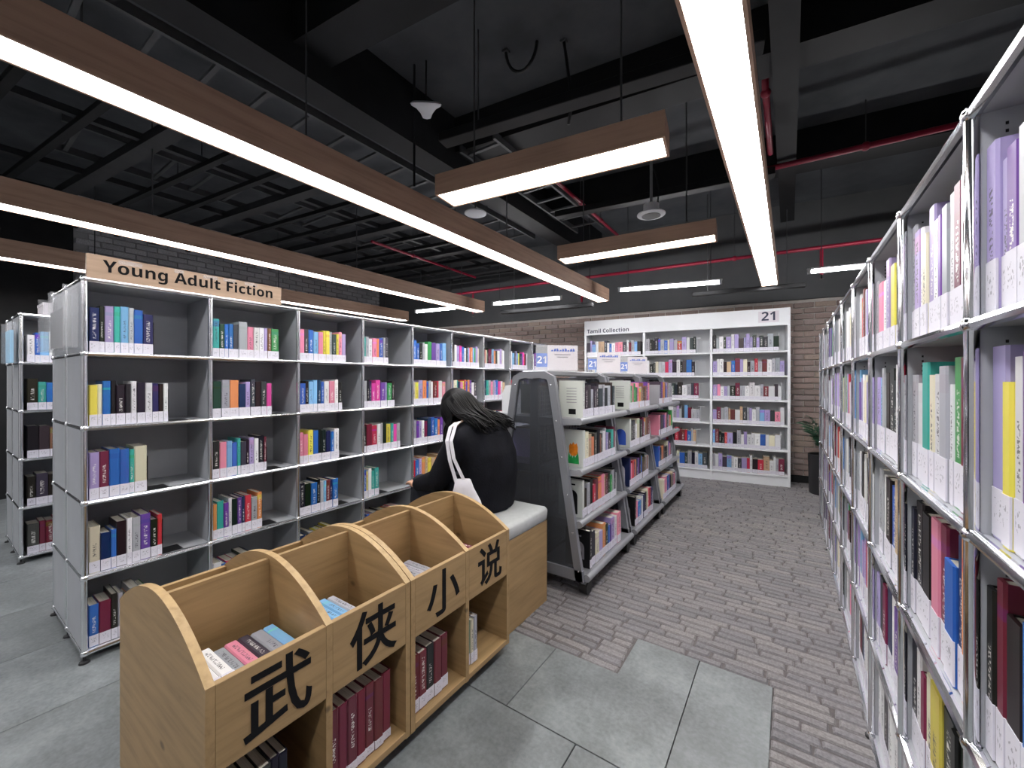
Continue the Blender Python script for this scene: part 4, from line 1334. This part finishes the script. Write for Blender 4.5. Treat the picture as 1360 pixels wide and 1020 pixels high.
torso_rings(hoodie, [(x, z - (0.02 if i == 0 else 0), d * 1.12 + 0.012, w * 1.10 + 0.012, t) for i, (x, z, d, w, t) in enumerate(spine[:7])])
for s in (-1, 1):
    limb(hoodie, arms[s][:3], [0.078, 0.068, 0.045])
hm = remeshed('hoodie', hoodie, 'black_cloth', 0.012, 8)
put('hoodie', hm, person)
hood = MB()
for k in range(3):
    rr = []
    for i in range(15):
        t = -1.75 + 3.5 * i / 14
        rr.append((-0.06 + (0.135 + 0.014 * k) * math.cos(t) * 0.9, (0.15 + 0.01 * k) * math.sin(t), 0.45 - 0.04 * k + 0.015 * math.cos(t) - 0.03 * abs(math.sin(t))))
    hood.path(rr, [0.022 + 0.02 * math.sin(math.pi * i / 14) for i in range(15)], 10)
put('hood', remeshed('hood', hood, 'black_cloth', 0.008, 5), person)
tr = MB()
for s in (-1, 1):
    limb(tr, [legs[s][0], legs[s][1], legs[s][2]], [0.095, 0.072, 0.062])
    tr.path([(legs[s][2][0], s * 0.11, -0.36), (legs[s][3][0], s * 0.11, -0.475)], [0.062, 0.064], 14)
torso_rings(tr, [(x, z, d * 1.03, w * 1.03, t) for x, z, d, w, t in spine[:2]])
put('trousers', remeshed('trousers', tr, 'denim', 0.011, 6), person)
for s in (-1, 1):
    shoe = MB().path([(-0.43, s * 0.11, -0.525), (-0.49, s * 0.11, -0.515), (-0.56, s * 0.113, -0.528), (-0.645, s * 0.116, -0.54), (-0.675, s * 0.117, -0.543)], [0.036, 0.045, 0.044, 0.036, 0.016], 14, flat=0.8)
    sh = put('shoe', remeshed('shoe', shoe, 'black_cloth', 0.006, 3), person)
    part('sole', MB().prism([(-0.42, s * 0.11 - 0.036), (-0.42, s * 0.11 + 0.036), (-0.62, s * 0.114 + 0.042), (-0.68, s * 0.116 + 0.02), (-0.68, s * 0.116 - 0.02), (-0.62, s * 0.114 - 0.042)], -0.565, -0.550, 'z'), 'white_paint', sh)
# hair: a cap and long strands that fall over the near shoulder and cheek
hair = MB()
hair.ball((0.012, 0, 0.03), 0.112, 20, 14, (0.98, 0.86, 1.06), Hm)
hr = random.Random(3)
cap_c = Hm @ Vector((0.012, 0, 0.03))
crown = Hm @ Vector((0.0, 0, 0.14))
strands = MB()
for k in range(520):
    t = hr.uniform(-2.65, 2.65)          # 0 = back of the head
    st = Hm @ Vector((0.012 + 0.10 * math.cos(t) * 0.3, 0.09 * math.sin(t) * 0.3, 0.135))
    eq = Hm @ Vector((0.012 + 0.116 * math.cos(t), 0.102 * math.sin(t), 0.035))
    lo = Hm @ Vector((0.012 + 0.118 * math.cos(t), 0.108 * math.sin(t), -0.04))
    back = math.cos(t) > 0.1
    if back:
        e1 = Vector((0.0 + hr.uniform(-.05, .03), 0.135 * math.sin(t) - 0.015, 0.535 + hr.uniform(-.02, .02)))
        e2 = e1 + Vector((0.06 + hr.uniform(0, .05), hr.uniform(-.02, .02), -0.045 + hr.uniform(-.03, .02)))
        pts = [st, st.lerp(eq, .55) + (st - cap_c).normalized() * 0.012, eq, lo.lerp(e1, .3), e1, e2]
    else:
        ln = hr.uniform(0.10, 0.27)
        e1 = lo + Vector((hr.uniform(-.02, .01), hr.uniform(-.012, .012), -ln * 0.5))
        e2 = lo + Vector((hr.uniform(-.015, .02), hr.uniform(-.02, .02), -ln))
        pts = [st, st.lerp(eq, .55) + (st - cap_c).normalized() * 0.012, eq, lo, e1, e2]
    # smooth curve through the control points
    cv = []
    for i in range(len(pts) - 1):
        p0 = pts[max(i - 1, 0)]; p1 = pts[i]; p2 = pts[i + 1]; p3 = pts[min(i + 2, len(pts) - 1)]
        for q in range(3):
            u = q / 3
            cv.append(0.5 * ((2 * p1) + (p2 - p0) * u + (2 * p0 - 5 * p1 + 4 * p2 - p3) * u * u + (3 * p1 - p0 - 3 * p2 + p3) * u ** 3))
    cv.append(pts[-1])
    n_ = len(cv)
    strands.path(cv, [0.0058 * (0.5 + math.sin(math.pi * (0.12 + 0.8 * i / (n_ - 1)))) * 0.66 for i in range(n_)], 6)
hair_o = put('hair', remeshed('hair', hair, 'hair', 0.008, 3), person)
so = part('strands', strands, 'hair', hair_o, True); so['kind'] = 'stuff'

# tote bag hanging from her near shoulder
tote = thing('tote_bag', 'white canvas tote bag hanging from the seated person by its straps', 'bag', (PX, PY, PZ))
bg = MB()
def bag_sec(z, cx, cy, hw, hd, n=16):
    # flat pouch: wide along y-ish/x diagonal
    ax = Vector((0.78, 0.62, 0)); ay = Vector((0.62, -0.78, 0))
    return [tuple(Vector((cx, cy, z)) + ax * hw * math.cos(t) * (abs(math.cos(t)) ** -0.3 if abs(math.cos(t)) > .05 else 1) + ay * hd * math.sin(t)) for t in [2 * math.pi * i / n for i in range(n)]]
bg.rings([bag_sec(0.006, 0.06, -0.245, 0.075, 0.03), bag_sec(0.04, 0.06, -0.25, 0.09, 0.042), bag_sec(0.10, 0.05, -0.255, 0.085, 0.036), bag_sec(0.17, 0.045, -0.26, 0.055, 0.025), bag_sec(0.215, 0.045, -0.265, 0.042, 0.014), bag_sec(0.222, 0.045, -0.265, 0.036, 0.006)])
part('pouch', bg, 'canvas_white', tote, 60)
def strap(pts):
    pts = [Vector(p) for p in pts]
    m_ = MB()
    cv = []
    for i in range(len(pts) - 1):
        for q in range(4): cv.append(pts[i].lerp(pts[i + 1], q / 4))
    cv.append(pts[-1])
    wd = Vector((0.78, 0.62, 0)) * 0.0095; th = Vector((0.62, -0.78, 0)) * 0.0025
    rs = [[tuple(p - wd - th), tuple(p + wd - th), tuple(p + wd + th), tuple(p - wd + th)] for p in cv]
    m_.rings(rs)
    return m_
part('strap', strap([(0.015, -0.285, 0.2), (-0.02, -0.30, 0.32), (-0.055, -0.285, 0.42), (-0.085, -0.225, 0.49), (-0.10, -0.16, 0.51)]), 'canvas_white', tote)
part('strap', strap([(0.06, -0.265, 0.2), (0.0, -0.29, 0.33), (-0.03, -0.28, 0.42), (-0.06, -0.21, 0.50), (-0.08, -0.15, 0.515)]), 'canvas_white', tote)

# ------------------------------------------------------------------ the mass of remaining books
sb = put('shelved_books', STUFF.mesh('shelved_books', ['book_cover', 'pages', 'label_paper']))
tag(sb, 'dense rows of labelled books filling the remaining shelves, carts and white bookcase', 'books', None, 'stuff')
print('single books', N_BOOKS[0], 'objects', len(bpy.data.objects))
